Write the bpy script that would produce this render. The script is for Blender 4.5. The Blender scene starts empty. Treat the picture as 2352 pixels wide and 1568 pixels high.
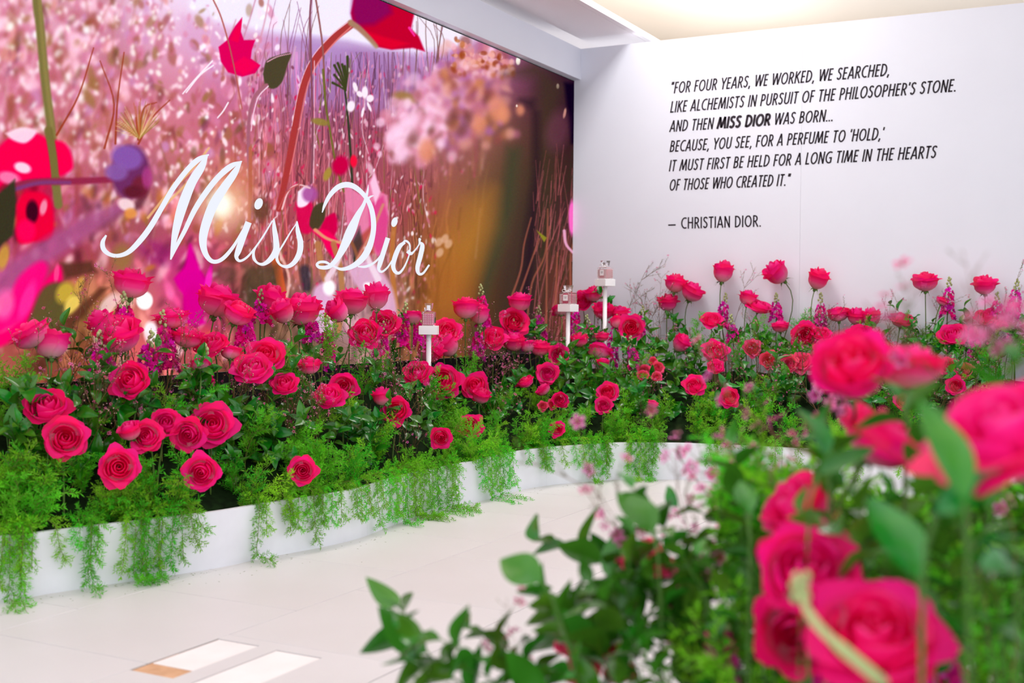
import bpy, math, random
import numpy as np
from mathutils import Vector, Matrix

random.seed(7)
rng = np.random.default_rng(7)
SC = bpy.context.scene
C = SC.collection
S = 0.9                      # metres per unit; every number below marked "u" is in camera-height units

# ------------------------------------------------------------------ camera
FPX = 2734.3
YAW, PITCH, ROLL = [math.radians(a) for a in (-27.608, -1.463, 0.431)]
def _cam_axes():
    cy, sy, cp, sp = math.cos(YAW), math.sin(YAW), math.cos(PITCH), math.sin(PITCH)
    cr, sr = math.cos(ROLL), math.sin(ROLL)
    f = np.array([sy*cp, cy*cp, sp]); r = np.array([cy, -sy, 0.0]); u = np.cross(r, f)
    return np.array([cr*r + sr*u, sr*r - cr*u, f])
MC = _cam_axes()
cam_d = bpy.data.cameras.new('camera'); cam = bpy.data.objects.new('camera', cam_d); C.objects.link(cam)
cam_d.sensor_width = 36.0; cam_d.lens = FPX*36.0/2352.0
cam_d.clip_start = 0.05; cam_d.clip_end = 100
mw = Matrix.Identity(4)
for i in range(3):
    mw[i][0] = MC[0][i]; mw[i][1] = -MC[1][i]; mw[i][2] = -MC[2][i]
mw[2][3] = S
cam.matrix_world = mw
cam_d.dof.use_dof = True; cam_d.dof.focus_distance = 6.0*S; cam_d.dof.aperture_fstop = 2.9
SC.camera = cam

# ------------------------------------------------------------------ world, lights, exposure
SC.view_settings.view_transform = 'Standard'; SC.view_settings.look = 'None'
SC.view_settings.gamma = 1.0; SC.view_settings.use_curve_mapping = False
EXPO = 0.56
SC.view_settings.exposure = EXPO
W = bpy.data.worlds.new('mall_ambience'); SC.world = W; W.use_nodes = True
W.node_tree.nodes['Background'].inputs[0].default_value = (0.93, 0.965, 1.0, 1)
W.node_tree.nodes['Background'].inputs[1].default_value = 1.0
def area_light(name, loc, size, size_y, power, col, aim=(0, 0, -1), spread=180):
    d = bpy.data.lights.new(name, 'AREA'); d.shape = 'RECTANGLE'; d.size = size; d.size_y = size_y
    d.energy = power; d.color = col; d.spread = math.radians(spread)
    o = bpy.data.objects.new(name, d); C.objects.link(o); o.location = loc
    o.rotation_euler = Vector(aim).to_track_quat('-Z', 'Y').to_euler()
    return o
area_light('unseen_overhead_light', (-2.7*S, 6.9*S, 4.05*S), 0.5, 3.6, 44, (1, 0.98, 0.96))
area_light('unseen_overhead_light', (0.2*S, 3.6*S, 4.05*S), 1.6, 4.5, 8, (1, 0.985, 0.98))  # out-of-view light added overhead to fill the room side
area_light('unseen_overhead_light', (-1.5*S, 2.0*S, 4.05*S), 1.2, 3.5, 12, (1, 0.985, 0.98))  # added fill light above the camera side, out of view

# ------------------------------------------------------------------ helpers
def ray(x, y):
    return np.array([(x-1176)/FPX, (y-784)/FPX, 1.0]) @ MC
def on_plane(x, y, ax, val):            # photo pixel -> point (u) on an axis plane
    d = ray(x, y); o = np.array([0, 0, 1.0]); t = (val-o[ax])/d[ax]
    return o + t*d
def at_depth(x, y, dep):
    return np.array([0, 0, 1.0]) + ray(x, y)*dep
def project(P):
    v = (np.asarray(P, float)-[0, 0, 1.0]) @ MC.T
    return 1176+FPX*v[..., 0]/v[..., 2], 784+FPX*v[..., 1]/v[..., 2]
def lin(c):
    c = c/255.0
    return c/12.92 if c <= 0.04045 else ((c+0.055)/1.055)**2.4
def rgb(*c): return tuple(lin(x) for x in c)

def mat(name, col, rough=0.6, spec=0.3, vary=0.0, noise=None, trans=0.0, sub=None, metal=0, coat=0, hue=0.0, back=None):
    """procedural material: colour, object-random variation, noise wear, thin translucency"""
    m = bpy.data.materials.new(name); m.use_nodes = True
    nt = m.node_tree; n = nt.nodes; L = nt.links
    b = n['Principled BSDF']; out = n['Material Output']
    b.inputs['Roughness'].default_value = rough; b.inputs['Specular IOR Level'].default_value = spec
    b.inputs['Metallic'].default_value = metal; b.inputs['Coat Weight'].default_value = coat
    src = n.new('ShaderNodeRGB'); src.outputs[0].default_value = (*col, 1); cur = src.outputs[0]
    if noise:                                   # (scale, second colour, amount)
        tc = n.new('ShaderNodeTexCoord'); nz = n.new('ShaderNodeTexNoise'); nz.inputs['Scale'].default_value = noise[0]
        nz.inputs['Detail'].default_value = 4; L.new(tc.outputs['Object'], nz.inputs['Vector'])
        rp = n.new('ShaderNodeMapRange'); rp.inputs[1].default_value = 0.35; rp.inputs[2].default_value = 0.7
        rp.inputs[4].default_value = noise[2]; L.new(nz.outputs['Fac'], rp.inputs[0])
        mx = n.new('ShaderNodeMix'); mx.data_type = 'RGBA'; L.new(rp.outputs[0], mx.inputs[0])
        L.new(cur, mx.inputs[6]); mx.inputs[7].default_value = (*noise[1], 1); cur = mx.outputs[2]
    if sub:                                     # along-the-petal ramp from the 'v' attribute: list of (pos, colour)
        at = n.new('ShaderNodeAttribute'); at.attribute_name = 'v'
        cr = n.new('ShaderNodeValToRGB'); el = cr.color_ramp.elements
        while len(el) < len(sub): el.new(0.5)
        for e, (p, c) in zip(el, sub): e.position = p; e.color = (*c, 1)
        L.new(at.outputs['Fac'], cr.inputs[0]); cur = cr.outputs[0]
    if back:                                    # paler underside of a leaf
        ge = n.new('ShaderNodeNewGeometry'); mb_ = n.new('ShaderNodeMix'); mb_.data_type = 'RGBA'; L.new(ge.outputs['Backfacing'], mb_.inputs[0])
        L.new(cur, mb_.inputs[6]); mb_.inputs[7].default_value = (*back, 1); cur = mb_.outputs[2]
    if vary or hue:
        oi = n.new('ShaderNodeObjectInfo'); hs = n.new('ShaderNodeHueSaturation')
        mr = n.new('ShaderNodeMapRange'); mr.inputs[3].default_value = 1-vary; mr.inputs[4].default_value = 1+vary
        L.new(oi.outputs['Random'], mr.inputs[0]); L.new(mr.outputs[0], hs.inputs['Value'])
        m2 = n.new('ShaderNodeMath'); m2.operation = 'MULTIPLY_ADD'; m2.inputs[1].default_value = 2*hue; m2.inputs[2].default_value = 0.5-hue
        fr = n.new('ShaderNodeMath'); fr.operation = 'FRACT'; mu = n.new('ShaderNodeMath'); mu.operation = 'MULTIPLY'; mu.inputs[1].default_value = 7.31
        L.new(oi.outputs['Random'], mu.inputs[0]); L.new(mu.outputs[0], fr.inputs[0]); L.new(fr.outputs[0], m2.inputs[0])
        L.new(m2.outputs[0], hs.inputs['Hue']); L.new(cur, hs.inputs['Color']); cur = hs.outputs[0]
    L.new(cur, b.inputs['Base Color'])
    if trans:
        tr = n.new('ShaderNodeBsdfTranslucent'); L.new(cur, tr.inputs[0])
        ms = n.new('ShaderNodeMixShader'); ms.inputs[0].default_value = trans
        L.new(b.outputs[0], ms.inputs[1]); L.new(tr.outputs[0], ms.inputs[2]); L.new(ms.outputs[0], out.inputs[0])
    return m
def emis(name, col, strength):
    m = bpy.data.materials.new(name); m.use_nodes = True; nt = m.node_tree
    e = nt.nodes.new('ShaderNodeEmission'); e.inputs[0].default_value = (*col, 1); e.inputs[1].default_value = strength
    nt.links.new(e.outputs[0], nt.nodes['Material Output'].inputs[0]); return m

class MB:
    """mesh collector: vertices in metres unless noted"""
    def __init__(s): s.v = []; s.f = []; s.a = []; s.mi = []
    def add(s, v, f, a=None, mi=0):
        k = len(s.v); s.v += [tuple(p) for p in v]; s.f += [tuple(i+k for i in q) for q in f]
        s.a += list(a) if a is not None else [0.0]*len(v); s.mi += [mi]*len(f)
    def box(s, x0, x1, y0, y1, z0, z1, mi=0):
        v = [(x, y, z) for x in (x0, x1) for y in (y0, y1) for z in (z0, z1)]
        s.add(v, [(0, 1, 3, 2), (4, 6, 7, 5), (0, 4, 5, 1), (2, 3, 7, 6), (0, 2, 6, 4), (1, 5, 7, 3)], mi=mi)
    def bevel_box(s, x0, x1, y0, y1, z0, z1, b, mi=0):
        xs, ys, zs = (x0, x1), (y0, y1), (z0, z1); v = []; idx = {}
        for i in (0, 1):
            for j in (0, 1):
                for k in (0, 1):
                    p = [xs[i], ys[j], zs[k]]; sg = [1-2*i, 1-2*j, 1-2*k]
                    for ax in range(3):          # vertex lying on the face normal to ax
                        q = [p[t]+(0 if t == ax else sg[t]*b) for t in range(3)]
                        idx[i, j, k, ax] = len(v); v.append(q)
        f = []
        for ax in range(3):
            o = [t for t in range(3) if t != ax]
            for e in (0, 1):
                cyc = []
                for a_, b_ in ((0, 0), (1, 0), (1, 1), (0, 1)):
                    t = [0, 0, 0]; t[ax] = e; t[o[0]] = a_; t[o[1]] = b_; cyc.append(idx[(*t, ax)])
                f.append(cyc)
        for ax in range(3):                      # edges parallel to ax
            o = [t for t in range(3) if t != ax]
            for a_ in (0, 1):
                for b_ in (0, 1):
                    t0 = [0]*3; t1 = [0]*3; t0[o[0]] = t1[o[0]] = a_; t0[o[1]] = t1[o[1]] = b_; t1[ax] = 1
                    f.append([idx[(*t0, o[0])], idx[(*t1, o[0])], idx[(*t1, o[1])], idx[(*t0, o[1])]])
        for i in (0, 1):
            for j in (0, 1):
                for k in (0, 1): f.append([idx[i, j, k, 0], idx[i, j, k, 1], idx[i, j, k, 2]])
        s.add(v, f, mi=mi)
    def tube(s, pts, rad, n=6, cap=True, mi=0, a=0.0):
        pts = [Vector(p) for p in pts]; m = len(pts)
        if not hasattr(rad, '__len__'): rad = [rad]*m
        v = []; f = []; ref = Vector((0.3, 0.5, 0.8))
        for i, p in enumerate(pts):
            t = (pts[min(i+1, m-1)]-pts[max(i-1, 0)]).normalized()
            if abs(t.dot(ref)) > 0.95: ref = Vector((1, 0.1, 0))
            x = t.cross(ref).normalized(); y = t.cross(x)
            for k in range(n):
                an = 2*math.pi*k/n; v.append(p+(x*math.cos(an)+y*math.sin(an))*rad[i])
        for i in range(m-1):
            for k in range(n):
                k2 = (k+1) % n; f.append((i*n+k, i*n+k2, (i+1)*n+k2, (i+1)*n+k))
        if cap: f.append(tuple(range(n))[::-1]); f.append(tuple((m-1)*n+k for k in range(n)))
        s.add(v, f, [a]*len(v), mi)
    def mesh(s, name, mats, smooth=True):
        me = bpy.data.meshes.new(name); me.from_pydata(s.v, [], s.f)
        for q in (mats if isinstance(mats, (list, tuple)) else [mats]): me.materials.append(q)
        if any(s.mi): me.polygons.foreach_set('material_index', s.mi)
        if smooth: me.polygons.foreach_set('use_smooth', [True]*len(s.f))
        if any(s.a):
            at = me.attributes.new('v', 'FLOAT', 'POINT'); at.data.foreach_set('value', s.a)
        me.update(); return me
    def obj(s, name, mats, parent=None, smooth=False):
        return link(name, s.mesh(name, mats, smooth), parent)
def link(name, data, parent=None, mw=None):
    o = bpy.data.objects.new(name, data); C.objects.link(o)
    if parent is not None: o.parent = parent
    if mw is not None: o.matrix_basis = mw
    return o
def thing(name, label, cat, loc=(0, 0, 0), group=None):
    o = bpy.data.objects.new(name, None); o.empty_display_size = 0.05; C.objects.link(o); o.location = loc
    tag(o, label, cat, group); return o
def tag(o, label, cat, group=None):
    o['label'] = label; o['category'] = cat
    if group: o['group'] = group
    return o
def structure(o, label=None, cat=None):
    o['kind'] = 'structure'
    if label: o['label'] = label
    if cat: o['category'] = cat
    return o
def nth(k):
    return f"{k}{'th' if 10 <= k % 100 <= 20 else {1:'st',2:'nd',3:'rd'}.get(k % 10,'th')}"
def catmull(pts, per=8):
    p = np.array(pts, float); p = np.vstack([2*p[0]-p[1], p, 2*p[-1]-p[-2]]); out = []
    for i in range(1, len(p)-2):
        t = np.linspace(0, 1, per, endpoint=False)[:, None]
        a, b, c, d = p[i-1], p[i], p[i+1], p[i+2]
        out.append(0.5*((2*b)+(-a+c)*t+(2*a-5*b+4*c-d)*t*t+(-a+3*b-3*c+d)*t**3))
    out.append(p[-2][None]); return np.vstack(out)
def frame(axis, spin=0.0):
    """rotation taking +Z to axis, spun about it"""
    return Vector(axis).to_track_quat('Z', 'X').to_matrix().to_4x4() @ Matrix.Rotation(spin, 4, 'Z')

# ------------------------------------------------------------------ the setting
XS, YW = -3.9, 8.469            # screen plane, lettered wall plane (u)
ZTOP = 3.035                    # top of lettered wall
M_wall = mat('painted_wall', rgb(230, 233, 245), 0.75, 0.2, noise=(3, rgb(225, 227, 239), 0.3))
M_ceil = mat('ceiling_paint', rgb(240, 232, 222), 0.8, 0.1)
M_soff = mat('soffit_paint', rgb(252, 246, 250), 0.6, 0.2)
M_tile = mat('porcelain_tile', rgb(222, 218, 220), 0.42, 0.35, vary=0.012, noise=(2.2, rgb(215, 210, 210), 0.5))
M_grout = mat('grout', rgb(140, 122, 114), 0.9, 0.1)
M_plant = mat('white_planter_board', rgb(240, 240, 248), 0.55, 0.3, noise=(5, rgb(222, 220, 228), 0.6))
M_black = mat('black_plinth', rgb(22, 20, 24), 0.6, 0.2)

floor = structure(thing('floor', 'pale porcelain tiled shop floor', 'floor')); 
g = MB(); g.box(-6*S, 6*S, -1.5*S, 12*S, -0.06*S, -0.004*S); g.obj('grout_bed', M_grout, floor)
TL, TW, J = 0.674, 0.645, 0.0017
tile_me = None
tb = MB(); tb.bevel_box(-TW/2*S+J*S, TW/2*S-J*S, -TL/2*S+J*S, TL/2*S-J*S, -0.01*S, 0, 0.0012*S); tile_me = tb.mesh('floor_tile', M_tile, False)
colx = [-2.45-TW/2+TW*k for k in range(-3, 8)]
patch_cols = {}
for ci, cx in enumerate(colx):
    k = ci-3
    off = 3.155 if (k % 2 == 0) else 3.494
    for r in range(-7, 14):
        cy = off+TL*(r+0.5)
        if k == 1 and abs(cy-(2.82-TL/2)) < 0.02: continue            # this tile carries the two access covers
        if cy > 11.6: continue
        link('floor_tile', tile_me, floor, Matrix.Translation((cx*S, cy*S, 0)))
# the cut tile: built from strips around two recessed covers
y1, y0 = 2.82-J, 2.82-TL+J; x0, x1 = -2.45+J, -1.805-J
ct = MB()
A = (-2.448, -2.288, 2.41, 2.772); Bq = (-2.218, -2.052, 2.20, 2.762)
for (a, b, c_, d) in ((x0, x1, A[3], y1), (A[1], Bq[0], y0, A[3]), (Bq[1], x1, y0, A[3]), (x0, A[1], y0, A[2]), (Bq[0], Bq[1], y0, Bq[2]), (Bq[0], Bq[1], Bq[3], A[3])):
    ct.box(a*S, b*S, c_*S, d*S, -0.01*S, 0)
ct.obj('cut_floor_tile', M_tile, floor)
M_cov = mat('cover_white', rgb(248, 242, 242), 0.5, 0.3, noise=(9, rgb(235, 228, 226), 0.4))
M_wood = mat('bare_plywood', rgb(222, 176, 140), 0.7, 0.2, noise=(14, rgb(190, 140, 104), 0.8))
cv = MB(); cv.bevel_box((A[0]+.006)*S, (A[1]-.003)*S, 2.494*S, (A[3]-.005)*S, -0.009*S, -0.0015*S, .001*S); cv.obj('access_cover', M_cov, floor)
cv = MB(); cv.bevel_box((Bq[0]+.003)*S, (Bq[1]-.003)*S, (Bq[2]+.003)*S, (Bq[3]-.005)*S, -0.009*S, -0.0015*S, .001*S); cv.obj('access_cover', M_cov, floor)
cv = MB(); cv.box((A[0]+.003)*S, (A[1]-.002)*S, (A[2]+.004)*S, 2.492*S, -0.009*S, -0.003*S); 
cv.box((A[0]+.001)*S, (A[0]+.006)*S, 2.49*S, 2.60*S, -0.009*S, -0.003*S); cv.obj('plywood_strip', M_wood, floor)

# lettered wall: two panels with a hairline seam
wall = structure(thing('wall_back', 'white lettered partition wall beside the screen', 'wall'))
seam = on_plane(1843, 150, 1, YW)[0]
for a, b in ((XS-0.05, seam-0.0005), (seam+0.0005, 2.2)):
    w = MB(); w.box(a*S, b*S, YW*S, (YW+0.12)*S, 0, ZTOP*S); w.obj('wall_panel', M_wall, wall)
# bulkhead above the screen
BX = -3.843; ZB0, ZB1 = 2.797, ZTOP
w = MB(); w.bevel_box((XS-0.35)*S, BX*S, 0.8*S, YW*S, ZB0*S, ZB1*S, 0.002*S)
structure(w.obj('trim_1', M_wall), 'white bulkhead beam running above the screen', 'beam')
# screen surround return left of screen, dark plinth under it
w = MB(); w.box((XS-0.3)*S, (XS-0.012)*S, 0.8*S, YW*S, 0, 0.694*S)
structure(w.obj('baseboard_1', M_black), 'black plinth under the screen', 'plinth')
# soffit tray and upper ceiling
ZSF = 3.12
w = MB(); w.box(-3.865*S, -3.44*S, 0.5*S, 12.4*S, ZSF*S, (ZSF+0.043)*S)
w.box(-3.436*S, -3.39*S, 0.5*S, 12.4*S, ZSF*S, (ZSF+0.043)*S)
structure(w.obj('trim_2', M_soff), 'pinkish grey ceiling tray edging the light cove', 'soffit')
w = MB(); w.box(-4.6*S, -3.80*S, 0.5*S, 12.4*S, 3.20*S, 3.24*S); w.box(-3.84*S, -3.80*S, 0.5*S, 12.4*S, ZSF*S+0.04*S, 3.24*S)
structure(w.obj('trim_3', M_soff), 'shadow gap ceiling strip above the bulkhead', 'ceiling strip')
w = MB(); w.box(-5.2*S, 3*S, 0.5*S, 13*S, 4.1*S, 4.2*S); w.box(-5.2*S, 3*S, 12.9*S, 13*S, 2.5*S, 4.2*S); w.box(-5.3*S, -5.2*S, .5*S, 13*S, 2.5*S, 4.2*S)
structure(w.obj('ceiling', M_ceil), 'warm white upper ceiling above the partition', 'ceiling')
# cove light strip lying on the tray
cl = thing('cove_light', 'bright linear cove light on the ceiling tray behind the wall top', 'light', (-3.55*S, 5*S, (ZSF+0.043)*S))
w = MB(); w.box(-0.05*S, 0.05*S, -4.3*S, 7.2*S, 0, 0.012*S); w.obj('channel', M_plant, cl)
w = MB(); w.box(-0.045*S, 0.045*S, -4.3*S, 7.2*S, 0.012*S, 0.03*S); w.obj('diffuser', emis('cove_led', (1, 0.95, 0.88), 17), cl)

# ------------------------------------------------------------------ planters
EDGE = catmull([(-4.3, 1.7), (-3.85, 2.2), (-3.417, 2.774), (-3.343, 2.931), (-3.284, 3.094), (-3.132, 3.488), (-3.085, 3.758), (-3.015, 4.067),
                (-2.995, 4.294), (-3.035, 4.6), (-3.06, 4.868), (-3.045, 5.15), (-3.032, 5.445), (-3.03, 5.814), (-3.02, 5.949), (-2.976, 6.13),
                (-2.907, 6.27), (-2.719, 6.569), (-2.482, 6.709), (-2.307, 6.775), (-1.8, 6.84), (-1.2, 6.86), (-0.4, 6.84), (0.6, 6.84), (1.6, 6.84)], 8)
FW, RT = np.array([math.sin(YAW), math.cos(YAW)]), np.array([math.cos(YAW), -math.sin(YAW)])
FGC = FW*1.55+RT*0.82
FGE = np.array([FGC+FW*0.62*math.sin(t)*(1+.06*math.sin(3*t))+RT*0.88*math.cos(t)*(1+.05*math.cos(2*t)) for t in np.linspace(0, 2*math.pi, 73)])
PH = 0.22
def normals(E, closed=False):
    t = np.gradient(E, axis=0)
    if closed: t[0] = t[-1] = E[1]-E[-2]
    t /= np.linalg.norm(t, axis=1)[:, None]
    return np.stack([t[:, 1], -t[:, 0]], 1)           # right-hand side of travel: towards the room
def edging(E, parent, cuts, closed=False):
    N = normals(E, closed); th = 0.022
    ids = [0]+cuts+[len(E)-1]
    for a, b in zip(ids[:-1], ids[1:]):
        m = MB(); v = []; f = []; n = b-a+1
        for i in range(a, b+1):
            for off, z in ((0, 0.0), (0, PH), (-th, PH), (-th, 0.0)):
                q = E[i]+N[i]*off
                if i == b and b != len(E)-1: q = q-(E[i]-E[i-1])*0.03
                v.append((q[0]*S, q[1]*S, z*S))
        for i in range(n-1):
            for k in range(4): f.append((i*4+k, i*4+(k+1) % 4, (i+1)*4+(k+1) % 4, (i+1)*4+k))
        f.append((0, 3, 2, 1)); f.append(tuple((n-1)*4+k for k in range(4)))
        m.add(v, f); o = m.obj('edging_board', M_plant, parent)
pl = thing('curved_planter', 'low white curved planter running below the screen and lettered wall', 'planter')
edging(EDGE, pl, [30, 66, 120, 160])
pl2 = thing('curved_planter', 'low white planter holding the blurred flowers nearest the camera', 'planter', group=None)
edging(FGE, pl2, [24, 48], True)

def stalk(root, base, ground, m_, r=.0018, bend=None):
    """lower stem from where a spray begins down into the bed"""
    base = np.array(base, float); g_ = np.array(ground, float)-base
    if np.linalg.norm(g_) < .03: return
    t = np.linspace(0, 1, 7)[:, None]; b0 = np.zeros(3) if bend is None else -np.array(bend)*np.linalg.norm(g_)*.35
    p = 2*t*(1-t)*b0+t*t*g_+(t*(1-t))*np.array([0, 0, g_[2]*.2])
    q = MB(); q.tube(p*S, r, 5); q.obj('lower_stem', m_, root, True)
BEDPOLY = np.vstack([EDGE, [(1.6, YW), (XS, YW), (XS, 1.7)]])
def inside(P, poly):
    x, y = P[..., 0], P[..., 1]; r = np.zeros(x.shape, bool); j = len(poly)-1
    for i in range(len(poly)):
        xi, yi = poly[i]; xj, yj = poly[j]
        c = ((yi > y) != (yj > y)) & (x < (xj-xi)*(y-yi)/(yj-yi+1e-12)+xi)
        r ^= c; j = i
    return r
def edge_dist(P):
    P = np.atleast_2d(P); d = np.sqrt(((P[:, None, :2]-EDGE[None])**2).sum(-1)).min(1)
    return np.where(inside(P, BEDPOLY), d, -d)
def bed_w(P):
    k = np.clip((P[..., 1]-5.3)/1.3, 0, 1)
    return 0.55*(1-k)+1.35*k
def canopy(P, d): return 0.27+0.62*np.clip(d/bed_w(P), 0, 1.2)
def mound(P, d): return 0.16+0.40*np.clip((d-0.03)/bed_w(P), 0, 1.0)
def bed_hit(x, y, drop=0.0):
    """first point where the line of sight enters the planting"""
    t = np.arange(3.3, 10.5, 0.02); P = np.array([0, 0, 1.0])+ray(x, y)*t[:, None]
    d = edge_dist(P); hit = (d > 0) & (P[:, 2] <= canopy(P, d)-drop)
    stop = (P[:, 0] < XS+0.10) | (P[:, 1] > YW-0.10)
    k = np.argmax(hit | stop)
    return P[k], max(d[k], 0.0)
# foam mound the stems are pushed into; dark colour stands in for shaded gaps
M_gap_foam = mat('gap_shade_foam', rgb(26, 44, 20), 0.95, 0.05, noise=(30, rgb(12, 16, 10), 0.9))
gx = np.arange(XS, 1.6, 0.06); gy = np.arange(1.8, YW, 0.06)
GX, GY = np.meshgrid(gx, gy); PP = np.stack([GX.ravel(), GY.ravel()], 1)
dd = edge_dist(PP); zz = mound(PP, dd)+0.02*np.sin(PP[:, 0]*37)*np.sin(PP[:, 1]*31)
m = MB(); ok = (dd > 0.015).reshape(GX.shape); nx = len(gx)
idm = np.arange(len(PP)).reshape(GX.shape)
m.add([(p[0]*S, p[1]*S, z*S) for p, z in zip(PP, zz)], [(idm[j, i], idm[j, i+1], idm[j+1, i+1], idm[j+1, i]) for j in range(GX.shape[0]-1) for i in range(nx-1) if ok[j, i] and ok[j, i+1] and ok[j+1, i] and ok[j+1, i+1]])
o = m.obj('foam_mound', M_gap_foam, pl, True)
m = MB(); v = [(FGC[0]*S, FGC[1]*S, 0.34*S)]+[((FGC[0]+(q[0]-FGC[0])*k)*S, (FGC[1]+(q[1]-FGC[1])*k)*S, z*S) for k, z in ((0.5, .3), (0.965, .18)) for q in FGE[:-1]]
n_ = len(FGE)-1
m.add(v, [(0, 1+i, 1+(i+1) % n_) for i in range(n_)]+[(1+i, 1+n_+i, 1+n_+(i+1) % n_, 1+(i+1) % n_) for i in range(n_)])
m.obj('foam_mound', M_gap_foam, pl2, True)

# ------------------------------------------------------------------ the LED screen: its picture is painted here, dot by dot
CX0, CY0, CWD, CHT = -360, -560, 1700, 1480
IM = np.zeros((CHT, CWD, 3), np.float32)
def blend(x0, y0, a, col):
    h_, w_ = a.shape; X0, Y0 = int(x0-CX0), int(y0-CY0)
    xa, ya, xb, yb = max(X0, 0), max(Y0, 0), min(X0+w_, CWD), min(Y0+h_, CHT)
    if xa >= xb or ya >= yb: return
    a = a[ya-Y0:yb-Y0, xa-X0:xb-X0, None]
    IM[ya:yb, xa:xb] = IM[ya:yb, xa:xb]*(1-a)+np.array(col, np.float32)*a
def disc(x, y, rx, ry, col, ang=0.0, soft=0.4, al=1.0):
    R_ = int(max(rx, ry)*(1+soft))+2; yy, xx = np.mgrid[-R_:R_+1, -R_:R_+1].astype(np.float32)
    c_, s_ = math.cos(ang), math.sin(ang)
    q = np.hypot((xx*c_+yy*s_)/rx, (-xx*s_+yy*c_)/ry)
    blend(round(x)-R_, round(y)-R_, np.clip((1+soft*.5-q)/max(soft, 1e-3), 0, 1)*al, col)
def stroke(pts, w0, w1, col, soft=1.2, al=1.0, per=5):
    p = catmull(pts, per) if len(pts) > 2 else np.array(pts, float)
    pad = max(w0, w1)+soft+2; x0, y0 = np.floor(p.min(0)-pad); x1, y1 = np.ceil(p.max(0)+pad)
    if x1 < CX0 or y1 < CY0: return
    yy, xx = np.mgrid[y0:y1+1, x0:x1+1].astype(np.float32); m_ = np.zeros(xx.shape, np.float32)
    n_ = len(p)-1
    for i in range(n_):
        a, b = p[i], p[i+1]; d = b-a; L2 = d@d+1e-6
        t = np.clip(((xx-a[0])*d[0]+(yy-a[1])*d[1])/L2, 0, 1)
        r = (w0+(w1-w0)*(i+t)/n_)*.5
        np.maximum(m_, np.clip((r-np.hypot(xx-a[0]-t*d[0], yy-a[1]-t*d[1]))/soft+.5, 0, 1), out=m_)
    blend(x0, y0, m_*al, col)
def poly(pts, col, soft=2.0, al=1.0, smooth=False):
    p = catmull(list(pts)+[pts[0]], 5) if smooth else np.array(list(pts)+[pts[0]], float)
    pad = soft+2; x0, y0 = np.floor(p.min(0)-pad); x1, y1 = np.ceil(p.max(0)+pad)
    yy, xx = np.mgrid[y0:y1+1, x0:x1+1].astype(np.float32)
    ins = inside(np.stack([xx, yy], -1), p[:-1]); D = np.full(xx.shape, 1e9, np.float32)
    for a, b in zip(p[:-1], p[1:]):
        d = b-a; t = np.clip(((xx-a[0])*d[0]+(yy-a[1])*d[1])/(d@d+1e-6), 0, 1)
        np.minimum(D, np.hypot(xx-a[0]-t*d[0], yy-a[1]-t*d[1]), out=D)
    blend(x0, y0, np.clip(np.where(ins, D, -D)/soft+.5, 0, 1)*al, col)
BASE = """-150,-100,205,150,170;0,0,205,130,150;100,0,232,185,205;200,0,190,120,135;300,0,232,195,220;400,0,238,220,242;500,-20,235,225,245;600,-20,232,224,246;700,-20,236,229,249;800,-100,236,229,249;400,-200,236,225,245;0,-200,225,185,205
0,100,210,130,150;150,100,222,155,182;250,100,192,120,145;350,100,222,165,195;450,90,222,165,200;520,60,232,205,230;560,120,215,150,185;650,110,190,150,205;740,90,205,180,228;1000,90,215,185,225;1100,130,200,140,175;1150,155,160,100,140;950,100,215,195,235
0,200,205,125,145;100,200,202,120,140;200,200,192,122,125;300,200,200,120,140;400,200,212,138,160;520,200,200,120,160;640,200,180,112,155;740,190,150,105,165;850,190,150,102,155;950,190,160,102,155;1050,200,195,130,170;1150,200,125,68,90;1250,200,92,55,68;1305,200,38,18,42
0,300,188,100,120;100,300,182,108,110;200,300,195,125,120;300,300,198,120,118;400,300,205,120,138;520,300,190,100,120;640,300,170,92,112;760,300,160,90,115;860,300,150,80,102;950,290,190,125,155;1050,300,165,98,115;1120,290,185,115,105;1180,300,88,68,58;1250,300,98,58,60;1310,300,48,28,42
0,400,225,40,90;80,400,228,20,80;200,400,190,110,120;300,400,150,80,130;400,400,188,118,112;520,400,198,120,112;640,400,182,100,110;760,400,165,90,102;860,400,160,80,92;950,400,162,92,100;1050,400,150,92,88;1130,400,135,92,70;1180,400,70,64,50;1250,400,80,58,50;1310,400,60,44,40
-150,450,120,60,60;0,500,60,55,40;60,500,225,30,80;160,500,168,80,120;260,500,160,90,92;370,500,165,90,95;480,500,195,122,105;560,500,170,95,95;660,500,170,72,90;760,500,160,90,100;860,500,170,72,100;950,500,140,75,72;1040,500,165,105,66;1100,500,165,115,62;1150,500,76,72,56;1210,500,60,44,50;1310,500,88,50,60
0,600,160,92,112;80,600,180,70,122;180,600,165,60,80;280,600,170,90,100;360,600,180,82,120;440,600,200,50,130;540,600,160,90,86;640,600,172,80,80;720,600,150,90,72;840,600,190,138,150;920,600,150,90,72;1000,600,160,105,60;1060,590,190,122,50;1120,600,80,76,56;1180,600,54,40,50;1250,600,108,64,56;1310,600,88,64,50
-150,700,220,40,120;0,700,235,40,130;80,700,230,20,110;140,700,100,88,56;200,700,180,140,72;280,700,200,120,102;360,700,210,130,120;440,700,205,10,135;520,700,150,90,80;600,700,90,80,60;660,700,118,70,60;740,700,185,145,165;860,700,195,152,165;920,700,140,85,60;1000,700,140,90,50;1080,700,150,80,46;1140,700,64,60,46;1190,700,54,40,48;1260,700,118,64,56;1310,700,100,60,50
0,800,190,92,82;60,800,120,80,60;140,800,100,85,60;200,800,168,90,62;300,800,200,112,102;450,800,180,90,92;700,800,118,94,70;1000,800,120,80,55;1200,800,60,50,45;0,880,190,120,110;130,880,150,70,56;200,880,170,80,72;500,900,120,80,60"""
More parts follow.
